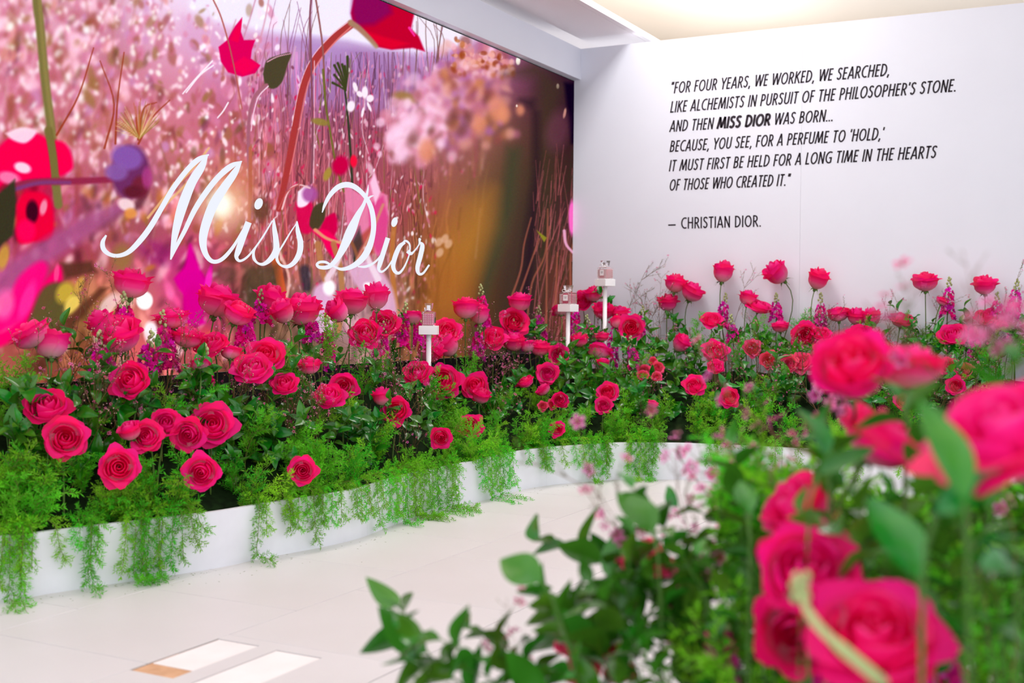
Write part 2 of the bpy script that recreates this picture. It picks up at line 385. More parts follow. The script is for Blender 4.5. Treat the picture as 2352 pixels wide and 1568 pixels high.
cp = np.array([[float(q) for q in s.split(',')] for s in BASE.replace('\n', ';').split(';')])
ys, xs = np.mgrid[CY0:CY0+CHT:10, CX0:CX0+CWD:10].astype(np.float32)
num = np.zeros(xs.shape+(3,)); den = np.zeros(xs.shape)
for x, y, *c3 in cp:
    w_ = np.exp(-((xs-x)**2+(ys-y)**2)/(2*52**2))+1e-7/(1+((xs-x)**2+(ys-y)**2)/1e4); num += w_[..., None]*np.array(c3); den += w_
num /= den[..., None]
yi = np.arange(CHT)/10; xi = np.arange(CWD)/10
y0i = np.minimum(yi.astype(int), num.shape[0]-2); x0i = np.minimum(xi.astype(int), num.shape[1]-2)
fy = (yi-y0i)[:, None, None]; fx = (xi-x0i)[None, :, None]
IM[:] = (num[y0i][:, x0i]*(1-fx)+num[y0i][:, x0i+1]*fx)*(1-fy)+(num[y0i+1][:, x0i]*(1-fx)+num[y0i+1][:, x0i+1]*fx)*fy
BASEIM = IM.copy()
def bc(x, y): return BASEIM[int(np.clip(y-CY0, 0, CHT-1)), int(np.clip(x-CX0, 0, CWD-1))]
pr = random.Random(11)
def near(x, y, k=1.0, add=0): return tuple(np.clip(bc(x, y)*k+add, 0, 255))
# sky and far hills
poly([(360, -560), (440, 20), (520, 62), (640, 78), (700, 85), (780, 100), (860, 112), (960, 122), (1050, 112), (1090, 90), (1090, -560)], (236, 228, 250), 26)
poly([(640, 92), (720, 84), (800, 92), (870, 112), (960, 128), (1050, 118), (1080, 250), (900, 260), (720, 240), (640, 200)], (172, 132, 184), 16, .55)
poly([(420, 40), (520, 66), (640, 88), (700, 130), (640, 190), (480, 170), (420, 110)], (214, 160, 200), 30, .6)
# bokeh meadow on the left
PAL = [((255, 250, 255), .17), ((244, 198, 218), .20), ((216, 130, 162), .20), ((192, 104, 122), .15), ((160, 88, 72), .12), ((152, 112, 62), .06), ((205, 142, 192), .07), ((226, 150, 140), .07)]
def pick():
    r = pr.random()
    for c_, p_ in PAL:
        if r < p_: return c_
        r -= p_
    return PAL[1][0]
for i in range(3000):
    x = pr.uniform(-340, 640); y = pr.uniform(-300, 560)
    if x > 400 and y < 90: 
        if pr.random() < .75: continue
    if y > 380 and x < 150: continue
    c_ = pick(); f_ = min(1, max(0, (x+100)/500)); r = pr.uniform(4, 19)*(1.2-.45*f_)
    if sum(c_) > 700: r *= .6
    if y > 420 and sum(c_) > 640 and pr.random() < .6: continue
    b_ = bc(x, y); k = .8
    disc(x, y, r*pr.uniform(.5, .9), r*pr.uniform(.8, 1.7), tuple(np.array(c_)*k+b_*(1-k)+(20 if sum(c_) > 640 else 0)), pr.gauss(0, .5), .55, pr.uniform(.55, .95))
for i in range(240):
    x = pr.uniform(-340, 610); y = pr.uniform(-200, 520)
    if x > 400 and y < 110: continue
    r = pr.uniform(6, 17); disc(x, y, r*.45, r*pr.uniform(.8, 1.6), pr.choice([(128, 62, 62), (112, 82, 52), (150, 74, 50), (132, 70, 96)]), pr.gauss(.25, .4), .8, pr.uniform(.35, .65))
for i in range(820):
    x = pr.uniform(-340, 600); y = pr.uniform(-300, 470)
    if y > 300 and x < 160: continue
    if pr.random() < max(0, (y-250)/330): continue
    r = pr.uniform(2.4, 7.5)*(1.3-.5*min(1, max(0, x/500))); disc(x, y, r*pr.uniform(.6, 1), r*pr.uniform(.8, 1.5), pr.choice([(255, 252, 255), (255, 236, 246), (252, 220, 234), (255, 246, 240)]), pr.gauss(0, .5), .5, pr.uniform(.6, .95))
for i in range(190):
    x = pr.uniform(-340, 700); y = pr.uniform(-100, 700); L_ = pr.uniform(50, 190); a = pr.gauss(.12, .22)
    if y < 100 and x > 420: continue
    c_ = pr.choice([(150, 70, 58), (176, 96, 78), (214, 150, 160), (132, 92, 60), (178, 92, 112), (240, 200, 210)])
    b_ = bc(x, y); cc = np.array(c_)*.7+b_*.3
    stroke([(x, y), (x+math.sin(a)*L_*.5+pr.gauss(0, 6), y-L_*.5), (x+math.sin(a)*L_+pr.gauss(0, 9), y-L_)], pr.uniform(2, 7), pr.uniform(1.5, 3.5), tuple(cc), 2.6, pr.uniform(.45, .9), 3)
for i in range(620):                               # warm blur low on the left
    x = pr.uniform(-340, 560); y = pr.uniform(430, 880); r = pr.uniform(6, 22); kk = pr.choice([.6, .7, .85, 1.2, 1.35]); c_ = near(x, y, kk, 12 if kk > 1 else 0)
    if pr.random() < .12: c_ = (250, 205, 210)
    if pr.random() < .10: c_ = (196, 120, 60)
    disc(x, y, r*.5, r*pr.uniform(.7, 1.5), c_, pr.gauss(.3, .5), .8, pr.uniform(.4, .8))
for i in range(330):
    x = pr.uniform(500, 1010); y = pr.uniform(600, 860); r = pr.uniform(6, 18); kk = pr.choice([.6, .75, 1.25, 1.4]); disc(x, y, r*.4, r*pr.uniform(.9, 2), near(x, y, kk, 0), pr.gauss(.1, .25), .8, pr.uniform(.4, .75))
# sharper grasses in the middle and right
for i in range(850):
    x = pr.uniform(590, 1110); y = pr.uniform(170, 740); L_ = pr.uniform(40, 210); a = pr.gauss(.02, .09)
    if x > 1000 and y > 420 and pr.random() < .8: continue
    k = pr.choice([.62, .75, .8, 1.22, 1.35, 1.1]); c_ = near(x, y, k, 8 if k > 1 else 0)
    if pr.random() < .1: c_ = pr.choice([(120, 110, 55), (236, 200, 215), (205, 80, 120)])
    if y-L_ < 120: L_ = max(20, y-120)
    stroke([(x, y), (x+math.sin(a)*L_*.5+pr.gauss(0, 3), y-L_*.5), (x+math.sin(a)*L_+pr.gauss(0, 5), y-L_)], pr.uniform(1.2, 3.2), pr.uniform(.8, 1.8), c_, 1.3, pr.uniform(.5, .9), 3)
for i in range(900):
    x = pr.uniform(560, 1080); y = pr.uniform(150, 700)
    if x > 1000 and y > 400: continue
    c_ = pr.choice([(240, 205, 220), (226, 150, 180), (200, 110, 140), (255, 245, 250), (120, 60, 80), (214, 40, 90)])
    disc(x, y, pr.uniform(1.2, 3.2), pr.uniform(2.5, 8), c_, pr.gauss(.1, .35), .6, pr.uniform(.4, .85))
for i in range(26):                                # tall grass against the sky
    x = pr.choice([pr.uniform(690, 730), pr.uniform(925, 1010), pr.uniform(560, 700)]); y = pr.uniform(150, 240)
    stroke([(x, y), (x+pr.gauss(4, 6), y-90), (x+pr.gauss(6, 16), pr.uniform(-20, 60))], 2.4, 1.2, pr.choice([(128, 70, 110), (150, 92, 120), (120, 80, 70)]), 1.4, .75, 3)
# ---- depth blur of the far-left meadow
def box(a, r):
    for ax in (0, 1):
        p_ = np.concatenate([np.repeat(a.take([0], ax), r+1, ax), a, np.repeat(a.take([-1], ax), r, ax)], ax).cumsum(ax, dtype=np.float64)
        n_ = a.shape[ax]; a = ((p_.take(range(2*r+1, 2*r+1+n_), ax)-p_.take(range(0, n_), ax))/(2*r+1)).astype(np.float32)
    return a
def soften(x0, x1, y0, y1, r, fade):
    X0, X1, Y0, Y1 = max(x0-CX0, 0), min(x1-CX0, CWD), max(y0-CY0, 0), min(y1-CY0, CHT); sub_ = IM[Y0:Y1, X0:X1]; bl = box(box(sub_, r), r)
    xx = np.arange(X0, X1)+CX0; yy = np.arange(Y0, Y1)+CY0
    k = np.clip((x1-xx)/fade, 0, 1)[None, :]*np.clip((xx-x0)/fade+(x0 <= CX0), 0, 1)[None, :]*np.clip((y1-yy)/fade, 0, 1)[:, None]*np.clip((yy-y0)/fade+(y0 <= CY0), 0, 1)[:, None]
    IM[Y0:Y1, X0:X1] = sub_*(1-k[..., None])+bl*k[..., None]
soften(CX0, 700, CY0, 920, 2, 260); soften(CX0, 430, CY0, 920, 3, 260); soften(440, 1060, 560, 920, 2, 120)
# ---- individual subjects of the picture
stroke([(78, -560), (82, -60), (92, 60), (104, 190), (118, 300), (126, 400), (134, 470)], 20, 20, (128, 118, 72), 6)
stroke([(84, -100), (95, 60), (107, 190), (121, 300), (129, 400)], 8, 9, (150, 135, 84), 5, .7)
poly([(-340, 470), (-120, 380), (-20, 350), (20, 318), (62, 300), (110, 318), (150, 330), (166, 366), (162, 392), (120, 408), (60, 418), (10, 420), (-120, 520)], (248, 0, 84), 10, 1, True)
poly([(12, 306), (50, 292), (84, 302), (60, 328), (30, 322)], (252, 214, 232), 7, .95, True)
stroke([(112, 300), (122, 360), (128, 420)], 20, 18, (124, 112, 66), 5)
disc(52, 385, 20, 12, (250, 205, 225), .3, .5); disc(20, 408, 26, 14, (240, 150, 190), .2, .6, .8)
# purple scabious with its horizontal stalk
stroke([(30, 430), (80, 418), (170, 416), (262, 412)], 18, 14, (150, 52, 82), 6); stroke([(30, 436), (90, 420), (160, 419)], 10, 8, (126, 70, 130), 6, .8)
disc(300, 395, 42, 62, (116, 56, 104), .1, .25); disc(292, 362, 36, 28, (138, 92, 168), .2, .4); disc(268, 395, 26, 20, (140, 96, 166), 0, .5, .9); disc(322, 430, 20, 26, (120, 46, 66), 0, .5); disc(338, 408, 12, 24, (176, 70, 136), 0, .6, .8)
disc(306, 440, 22, 14, (104, 40, 56), 0, .6)
# dark leaf at left edge, red cup with black eye
poly([(-60, 640), (-40, 470), (2, 440), (34, 412), (38, 470), (30, 540), (6, 560), (-30, 600)], (66, 62, 46), 8)
poly([(38, 470), (60, 440), (110, 450), (124, 500), (116, 548), (74, 556), (40, 552)], (232, 10, 66), 10, .95, True)
disc(74, 486, 14, 26, (64, 20, 40), 0, .5, .95); disc(60, 530, 22, 26, (252, 20, 96), 0, .5, .9); disc(100, 476, 8, 18, (236, 170, 190), .2, .6, .8)
poly([(-80, 680), (40, 590), (150, 520), (250, 470), (290, 480), (180, 560), (90, 620), (-40, 720), (-120, 760)], (170, 92, 140), 22, .8, True)
poly([(-200, 780), (-20, 770), (60, 720), (100, 650), (140, 610), (138, 660), (92, 720), (50, 760), (-20, 800)], (252, 10, 112), 12, .95, True)
poly([(-160, 740), (0, 720), (40, 640), (90, 600), (110, 620), (80, 690), (30, 750), (-120, 800)], (250, 20, 130), 14, .9, True)
disc(10, 700, 22, 34, (252, 110, 180), .2, .7, .8); disc(62, 690, 14, 46, (250, 60, 160), .35, .6, .8); disc(130, 628, 6, 22, (250, 90, 150), .1, .6, .8)
poly([(64, 736), (100, 660), (150, 650), (176, 690), (140, 750), (90, 776)], (98, 90, 54), 12, .95, True)
disc(150, 672, 20, 26, (204, 172, 70), .5, .6, .9); disc(166, 700, 16, 26, (238, 206, 104), .5, .6, .9); disc(8, 590, 12, 30, (206, 164, 70), .2, .6, .8); disc(182, 655, 9, 22, (208, 168, 80), .4, .6, .8)
poly([(140, 605), (210, 600), (222, 625), (150, 640)], (88, 56, 44), 12, .8); poly([(60, 845), (120, 760), (230, 660), (250, 660), (150, 770), (80, 870)], (96, 56, 44), 10, .8)
disc(332, 690, 19, 21, (255, 252, 255), 0, .25); disc(290, 690, 18, 24, (248, 190, 190), 0, .7, .8); disc(250, 700, 16, 34, (250, 220, 225), .7, .6, .7); disc(346, 764, 16, 26, (255, 244, 250), 0, .4, .9)
disc(470, 790, 26, 40, (240, 80, 90), 0, .6, .5); disc(320, 830, 30, 60, (230, 90, 110), 0, .7, .5)
# magenta blurred bloom
poly([(400, 640), (424, 610), (436, 560), (452, 600), (470, 640), (486, 610), (480, 660), (462, 720), (470, 742), (430, 740), (424, 680)], (218, 0, 150), 10, .97, True)
disc(440, 648, 32, 26, (214, 0, 148), 0, .5); disc(446, 700, 24, 44, (210, 0, 138), 0, .5, .9); disc(478, 650, 8, 34, (246, 60, 190), .15, .6, .8)
disc(360, 580, 44, 24, (150, 40, 110), .5, .7, .6)
# red tulip and bud left of centre, glowing seed head behind the lettering
poly([(502, 108), (522, 92), (540, 60), (556, 40), (553, 72), (560, 92), (586, 92), (578, 116), (576, 134), (598, 150), (586, 168), (556, 176), (524, 166), (508, 142)], (216, 0, 96), 3, 1)
poly([(556, 44), (540, 66), (528, 92), (548, 98), (553, 70)], (232, 16, 84), 3, .9); poly([(530, 150), (560, 130), (596, 150), (560, 174)], (238, 0, 90), 6, .8)
stroke([(490, 0), (508, 40), (528, 110), (545, 190), (556, 250)], 3.5, 3, (178, 100, 96), 1.5)
poly([(604, 170), (612, 140), (636, 128), (668, 122), (660, 150), (648, 188), (628, 204), (610, 194)], (84, 76, 56), 3, 1, True); stroke([(614, 142), (638, 130), (668, 123)], 2.2, 1.6, (236, 170, 200), 1.2)
stroke([(612, 196), (588, 218), (574, 260), (570, 330), (574, 420), (576, 500)], 9, 7, (166, 104, 122), 3); stroke([(616, 198), (594, 222), (582, 262), (577, 300)], 3, 2, (240, 205, 225), 1.4)
stroke([(806, 56), (764, 90), (722, 140), (696, 200), (676, 300), (658, 400), (640, 480)], 19, 13, (170, 66, 66), 3); stroke([(806, 62), (770, 96), (730, 146), (706, 200), (686, 300), (666, 400)], 3.5, 2.5, (226, 130, 130), 1.6, .85); stroke([(800, 50), (758, 84), (714, 136), (688, 200), (670, 290)], 2, 1.6, (250, 215, 235), 1.2, .8)
poly([(812, 0), (806, 30), (812, 60), (840, 84), (868, 108), (900, 114), (948, 110), (976, 118), (962, 84), (944, 66), (952, 30), (930, -60), (860, -120)], (190, 2, 56), 5, 1)
poly([(812, -20), (808, 30), (816, 60), (860, 56), (900, 30), (880, -60)], (136, 24, 98), 16, .9); poly([(830, 68), (880, 84), (940, 100), (900, 112), (860, 102)], (222, 8, 56), 8, .8); stroke([(806, 52), (826, 66), (850, 90), (864, 106)], 14, 10, (168, 140, 110), 5, .9)
stroke([(940, 64), (952, 82)], 6, 4, (252, 60, 160), 2)
stroke([(716, -20), (712, 40), (714, 120), (718, 300), (715, 420)], 4, 5, (136, 82, 98), 1.5); stroke([(722, 140), (722, 300), (720, 420)], 2, 2, (236, 190, 205), 1.2, .9); stroke([(724, -10), (735, 60), (742, 120), (748, 240)], 4, 4, (150, 96, 96), 1.6)
# green bud spray
stroke([(815, 600), (808, 400), (798, 260), (790, 190)], 6, 4, (62, 66, 52), 1.6)
for ex, ey in ((768, 150), (776, 145), (786, 148), (792, 152), (768, 172), (764, 190), (798, 130)):
    stroke([(794, 208), ((794+ex)/2+2, (208+ey)/2), (ex, ey)], 3, 6, (70, 74, 44), 1.6)
stroke([(742, 160), (748, 240), (758, 300), (772, 380), (790, 440)], 5, 4, (116, 110, 56), 2); disc(736, 280, 20, 8, (150, 132, 66), .2, .5, .9); disc(752, 400, 8, 16, (168, 140, 70), .4, .5); disc(782, 380, 18, 22, (196, 10, 76), .3, .5); disc(812, 370, 8, 14, (240, 30, 70), 0, .5)
for q in ((806, 244, 9, 13, .2), (838, 212, 7, 14, 0), (850, 226, 8, 9, .8), (826, 216, 6, 8, -.8), (816, 200, 5, 12, -.3), (848, 245, 3, 12, -.4), (833, 258, 3, 12, .2)): disc(q[0], q[1], q[2], q[3], (250, 228, 240), q[4], .4)
disc(930, 226, 28, 15, (160, 124, 78), .3, .6, .95); disc(1000, 256, 20, 20, (170, 110, 140), 0, .8, .5)
# pale plume
for i in range(420):
    t = pr.random(); x = 905+t*180+pr.gauss(0, 24); y = 330-t*150+pr.gauss(0, 34)
    c_ = pr.choice([(248, 205, 230), (236, 178, 206), (226, 150, 176), (206, 130, 150), (150, 90, 90)]); disc(x, y, pr.uniform(5, 14), pr.uniform(6, 17), c_, pr.gauss(.4, .5), .7, pr.uniform(.45, .85))
for x, y in ((920, 300), (915, 330), (935, 280), (995, 235), (1010, 245), (1000, 222), (925, 355), (1030, 215), (950, 275), (905, 305)): disc(x, y, 15, 20, (248, 206, 232), .5, 1.1, .75)
for i in range(160):
    x = pr.gauss(1085, 44); y = pr.gauss(215, 62); c_ = pr.choice([(214, 140, 150), (226, 160, 150), (188, 110, 140), (200, 130, 90), (150, 80, 80), (176, 110, 170)]); disc(x, y, pr.uniform(6, 16), pr.uniform(6, 18), c_, pr.gauss(0, .6), .8, pr.uniform(.35, .7))
for i in range(120):
    x = pr.uniform(1040, 1180); y = pr.uniform(85+(x-1040)*.42, 175); disc(x, y, pr.uniform(3, 8), pr.uniform(3, 9), pr.choice([(240, 190, 205), (214, 140, 150), (150, 70, 40), (186, 110, 60), (235, 170, 160)]), 0, .6, .7)
for x, y, r in ((948, 320, 22), (1040, 275, 24), (1075, 270, 20), (1060, 300, 20), (1118, 228, 16), (1125, 270, 16), (990, 300, 14)): disc(x, y, r*.55, r*.8, (110, 68, 56), .4, 1.1, .6)
for x, y, r in ((980, 345, 24), (1100, 285, 20), (1140, 250, 26), (1158, 262, 18), (1195, 252, 12)): disc(x, y, r*.8, r*1.1, (224, 146, 116), 0, .8, .8)
soften(870, 1230, 130, 420, 3, 60); soften(960, 1330, 130, 900, 2, 60)
disc(1190, 140, 5, 9, (255, 245, 235), 0, .4); disc(1281, 198, 3, 6, (250, 225, 210), 0, .4); disc(1297, 260, 3, 12, (226, 170, 150), .2, .4); disc(1187, 243, 2, 3, (255, 220, 210), 0, .4)
poly([(1160, 170), (1230, 180), (1236, 300), (1220, 430), (1190, 560), (1150, 760), (1110, 900), (1180, 900), (1240, 700), (1270, 500), (1270, 300), (1300, 200), (1230, 140)], (74, 60, 48), 40, .75)
poly([(1196, 230), (1226, 230), (1226, 400), (1204, 560), (1180, 760), (1130, 900), (1180, 900), (1216, 760), (1232, 560), (1240, 400), (1236, 260)], (52, 36, 46), 26, .85)
poly([(1166, 340), (1196, 340), (1180, 480), (1130, 640), (1100, 780), (1080, 780), (1110, 640), (1150, 480)], (74, 74, 56), 26, .8)
poly([(1080, 470), (1130, 440), (1130, 520), (1090, 620), (1050, 720), (990, 720), (1010, 620), (1050, 540)], (186, 126, 58), 70, .6); poly([(985, 620), (1060, 590), (1070, 680), (1020, 780), (960, 780)], (160, 98, 52), 50, .5)
for x, y in ((1008, 556), (1022, 548), (1010, 580), (1030, 560)): disc(x, y, 8, 11, (222, 178, 150), .5, .6, .7)
poly([(1296, 190), (1330, 190), (1330, 330), (1312, 330)], (24, 12, 38), 10, .9); disc(1280, 300, 26, 46, (122, 72, 92), .2, .8, .5)
for i in range(130):
    x = pr.uniform(1225, 1320); y = pr.uniform(430, 800); L_ = pr.uniform(40, 140); a = pr.gauss(.12, .12); k = pr.random()
    stroke([(x, y), (x+L_*math.sin(a)*.5, y-L_*.5), (x+math.sin(a)*L_, y-L_)], 2.0, 1.0, (186, 104, 110) if k < .35 else (150, 82, 84) if k < .7 else (58, 56, 44), 1.5, .7, 3)
for p_ in ([(1172, 690), (1196, 620), (1204, 560), (1220, 500)], [(1192, 680), (1220, 600), (1238, 548)], [(1210, 740), (1222, 650), (1250, 590), (1262, 520)], [(1255, 760), (1256, 600), (1258, 480)], [(1276, 700), (1280, 580)], [(1312, 700), (1310, 600), (1316, 560)]):
    stroke(p_, 5, 3, (164, 96, 80), 2.5, .75)
disc(1314, 500, 8, 40, (238, 110, 190), 0, .4); stroke([(1296, 530), (1300, 560), (1316, 580)], 7, 5, (222, 160, 190), 2)
poly([(1232, 528), (1256, 546), (1250, 556)], (140, 134, 50), 2)
# pink cup blooms behind the word on the right
poly([(792, 440), (800, 420), (812, 436), (826, 446), (838, 440), (850, 410), (862, 400), (872, 440), (890, 448), (892, 470), (890, 540), (870, 590), (840, 560), (812, 590), (800, 540), (794, 480)], (226, 130, 168), 5, .95)
poly([(846, 470), (880, 450), (892, 500), (886, 560), (868, 586), (850, 550)], (214, 70, 136), 8, .85); poly([(850, 420), (860, 396), (874, 440), (862, 470)], (248, 200, 226), 5, .9); poly([(800, 480), (826, 500), (820, 560), (806, 560)], (210, 110, 140), 8, .7)
poly([(808, 560), (850, 520), (860, 580), (820, 600)], (176, 78, 66), 8, .8); poly([(806, 560), (826, 520), (834, 560), (812, 600)], (62, 60, 58), 8, .8)
poly([(678, 470), (700, 450), (718, 470), (716, 530), (690, 530)], (214, 20, 86), 6, .9, True); poly([(746, 500), (770, 490), (774, 530), (750, 560), (736, 530)], (206, 10, 80), 6, .95, True); poly([(684, 440), (704, 426), (720, 440), (706, 470), (684, 474)], (248, 232, 248), 4, .95, True); disc(712, 446, 18, 18, (168, 84, 154), 0, .5, .9); poly([(712, 500), (722, 474), (744, 466), (746, 500), (728, 526), (712, 520)], (80, 70, 50), 4, .97, True)
stroke([(648, 480), (662, 440), (684, 424), (712, 432)], 4, 3, (236, 190, 195), 1.6); stroke([(640, 480), (660, 440), (690, 422)], 3, 2, (190, 90, 90), 1.4)
poly([(716, 530), (750, 528), (780, 560), (772, 596), (752, 576), (740, 552)], (242, 0, 96), 6, .9, True); stroke([(724, 528), (752, 548), (792, 560)], 8, 6, (222, 150, 120), 3)
for p_, w_, c_ in (([(766, 560), (782, 620), (786, 700), (778, 760)], 14, (178, 126, 82)), ([(730, 560), (740, 620), (760, 680), (772, 740)], 14, (182, 124, 84)), ([(800, 540), (822, 600), (816, 700)], 8, (150, 96, 70)), ([(634, 600), (650, 680), (652, 720)], 20, (206, 96, 56)), ([(905, 520), (900, 600), (910, 700), (922, 760)], 12, (184, 118, 66)), ([(642, 580), (664, 640), (650, 720)], 7, (232, 180, 170)), ([(880, 470), (850, 540), (818, 600)], 7, (206, 140, 120))): stroke(p_, w_, w_*.8, c_, 4, .9)
poly([(716, 690), (724, 660), (750, 650), (770, 690), (760, 760), (730, 760)], (222, 178, 214), 10, .9, True); poly([(800, 620), (850, 600), (900, 660), (912, 740), (880, 760), (860, 690), (820, 660)], (220, 172, 204), 10, .9, True); disc(756, 660, 14, 18, (252, 246, 252), 0, .5); disc(850, 660, 16, 10, (250, 244, 250), .5, .5); stroke([(752, 640), (776, 600), (790, 560)], 14, 8, (236, 210, 224), 5, .9); stroke([(868, 640), (848, 600), (840, 570)], 16, 8, (236, 214, 228), 5, .9); stroke([(700, 620), (705, 660)], 24, 20, (58, 54, 66), 10, .8)
poly([(560, 610), (640, 606), (640, 720), (560, 720)], (80, 72, 54), 22, .7); disc(540, 430, 54, 60, (214, 136, 106), 0, .9, .6); stroke([(575, 340), (575, 440), (572, 520)], 8, 8, (186, 106, 82), 2.5, .9); disc(600, 480, 20, 26, (110, 74, 58), 0, .7, .8); disc(530, 590, 24, 16, (92, 58, 44), 0, .8, .7); disc(520, 630, 26, 22, (84, 66, 54), 0, .7, .6)
disc(512, 475, 44, 44, (255, 226, 190), 0, 1.6, .75); disc(508, 468, 24, 28, (255, 252, 236), 0, 1.0); disc(280, 590, 24, 30, (150, 120, 66), 0, .7, .7); disc(290, 470, 20, 14, (244, 216, 220), .4, .5, .9); disc(300, 490, 14, 12, (224, 150, 80), 0, .6, .9)
for p_ in ([(390, 440), (440, 390), (480, 340)], [(380, 470), (430, 420), (470, 370)], [(340, 500), (380, 450), (400, 420)]): stroke(p_, 6, 5, (228, 178, 128), 2, .9)
for p_ in ([(420, 215), (450, 180), (488, 140)], [(428, 212), (460, 172), (490, 150)], [(500, 270), (512, 256), (524, 236)]): stroke(p_, 3, 3.5, (250, 232, 246), 1.4)
for p_ in ([(130, 310), (180, 220), (215, 110)], [(265, 330), (270, 230), (285, 120)], [(240, 340), (262, 240), (230, 140)], [(318, 330), (350, 270), (390, 230)], [(318, 320), (330, 250), (360, 235)], [(318, 320), (312, 270)]): stroke(p_, 5, 2.5, (156, 66, 44), 2, .85)
for i in range(60):
    a = pr.uniform(-1.2, .9); stroke([(320, 318), (320+math.sin(a)*60, 318-math.cos(a)*pr.uniform(40, 95))], 2, 1.5, pr.choice([(150, 120, 60), (226, 190, 140), (176, 98, 52)]), 1.4, .6)
# LED grain and the panel's punchy contrast
lm_ = IM.mean(-1, keepdims=True); IM = lm_+(IM-lm_)*1.02; IM = 132+(IM-132)*1.13
IM += rng.normal(0, 3.2, IM.shape).astype(np.float32)
IM = np.clip(IM, 0, 255)

# screen mesh: one vertex per group of diodes, picture colour stored on it
ZS0, ZS1 = 0.696, 2.788
pxs = np.concatenate([np.linspace(-340, -12, 90), np.arange(-10, 1317.4, 1.4)])
colsY = np.array([on_plane(x, 500, 0, XS)[1] for x in pxs]); colsY = np.append(colsY, YW-0.0005)
rowsZ = np.linspace(ZS0, ZS1, 440)
YY, ZZ = np.meshgrid(colsY, rowsZ)
P3 = np.stack([np.full(YY.shape, XS), YY, ZZ], -1); U, V_ = project(P3)
iu = np.clip(U-CX0, 0, CWD-1.01); iv = np.clip(V_-CY0, 0, CHT-1.01); u0 = iu.astype(int); v0 = iv.astype(int); fu = (iu-u0)[..., None]; fv = (iv-v0)[..., None]
COL = (IM[v0, u0]*(1-fu)+IM[v0, u0+1]*fu)*(1-fv)+(IM[v0+1, u0]*(1-fu)+IM[v0+1, u0+1]*fu)*fv
COL = COL/255.0; COL = np.where(COL <= .04045, COL/12.92, ((COL+.055)/1.055)**2.4)
nr, nc = YY.shape
me = bpy.data.meshes.new('display_face'); me.vertices.add(nr*nc); me.vertices.foreach_set('co', (P3.reshape(-1)*S).astype(np.float32))
ii = np.arange(nr*nc).reshape(nr, nc); Q = np.stack([ii[:-1, :-1], ii[:-1, 1:], ii[1:, 1:], ii[1:, :-1]], -1).reshape(-1)
nq = len(Q)//4; me.loops.add(len(Q)); me.loops.foreach_set('vertex_index', Q.astype(np.int32)); me.polygons.add(nq); me.polygons.foreach_set('loop_start', np.arange(0, len(Q), 4, dtype=np.int32))
me.update(calc_edges=True)
ca = me.color_attributes.new('picture', 'FLOAT_COLOR', 'POINT'); ca.data.foreach_set('color', np.concatenate([COL, np.ones(COL.shape[:2]+(1,))], -1).reshape(-1).astype(np.float32))
M_led = bpy.data.materials.new('led_picture'); M_led.use_nodes = True; nt = M_led.node_tree; nt.nodes.remove(nt.nodes['Principled BSDF'])
e_ = nt.nodes.new('ShaderNodeEmission'); a_ = nt.nodes.new('ShaderNodeAttribute'); a_.attribute_name = 'picture'; nt.links.new(a_.outputs['Color'], e_.inputs[0]); e_.inputs[1].default_value = 2.0**-EXPO
nt.links.new(e_.outputs[0], nt.nodes['Material Output'].inputs[0]); me.materials.append(M_led)
screen = thing('led_screen', 'large LED video screen showing a pink flower meadow and white script words', 'screen', (0, 0, 0))
link('display_face', me, screen)
w = MB(); w.box((XS-0.012)*S, (XS-0.0008)*S, colsY[0]*S, YW*S, ZS0*S, ZS1*S); w.box((XS-0.012)*S, (XS+0.001)*S, colsY[0]*S, YW*S, ZS1*S, (ZS1+0.005)*S); w.obj('cabinet', M_black, screen)

# ------------------------------------------------------------------ lettering
def ribbon(m, pts, ws, to3, closed=False):
    """flat variable-width stroke; to3 maps 2-D to 3-D"""
    p = np.array(pts, float); n = len(p)
    t = np.zeros_like(p); seg = p[1:]-p[:-1]; seg /= np.linalg.norm(seg, axis=1)[:, None]+1e-9
    t[0] = seg[0]; t[-1] = seg[-1]
    for i in range(1, n-1):
        q = seg[i-1]+seg[i]; L_ = np.linalg.norm(q); q = q/L_ if L_ > .3 else seg[i]
        t[i] = q
    nn = np.stack([-t[:, 1], t[:, 0]], 1); v = []
    for i in range(n):
        k = 1.0
        if 0 < i < n-1: k = min(1.0/max(abs(t[i]@seg[i]), .5), 1.6)
        v.append(to3(p[i]+nn[i]*ws[i]*.5*k)); v.append(to3(p[i]-nn[i]*ws[i]*.5*k))
    m.add(v, [(2*i, 2*i+1, 2*i+3, 2*i+2) for i in range(n-1)])
def sk(p): return 0                                   # keep namespace tidy
def arc(cx, cy, rx, ry, a0, a1, n=12): return [(cx+rx*math.cos(math.radians(a)), cy+ry*math.sin(math.radians(a))) for a in np.linspace(a0, a1, n)]
b, tp = .062, .938
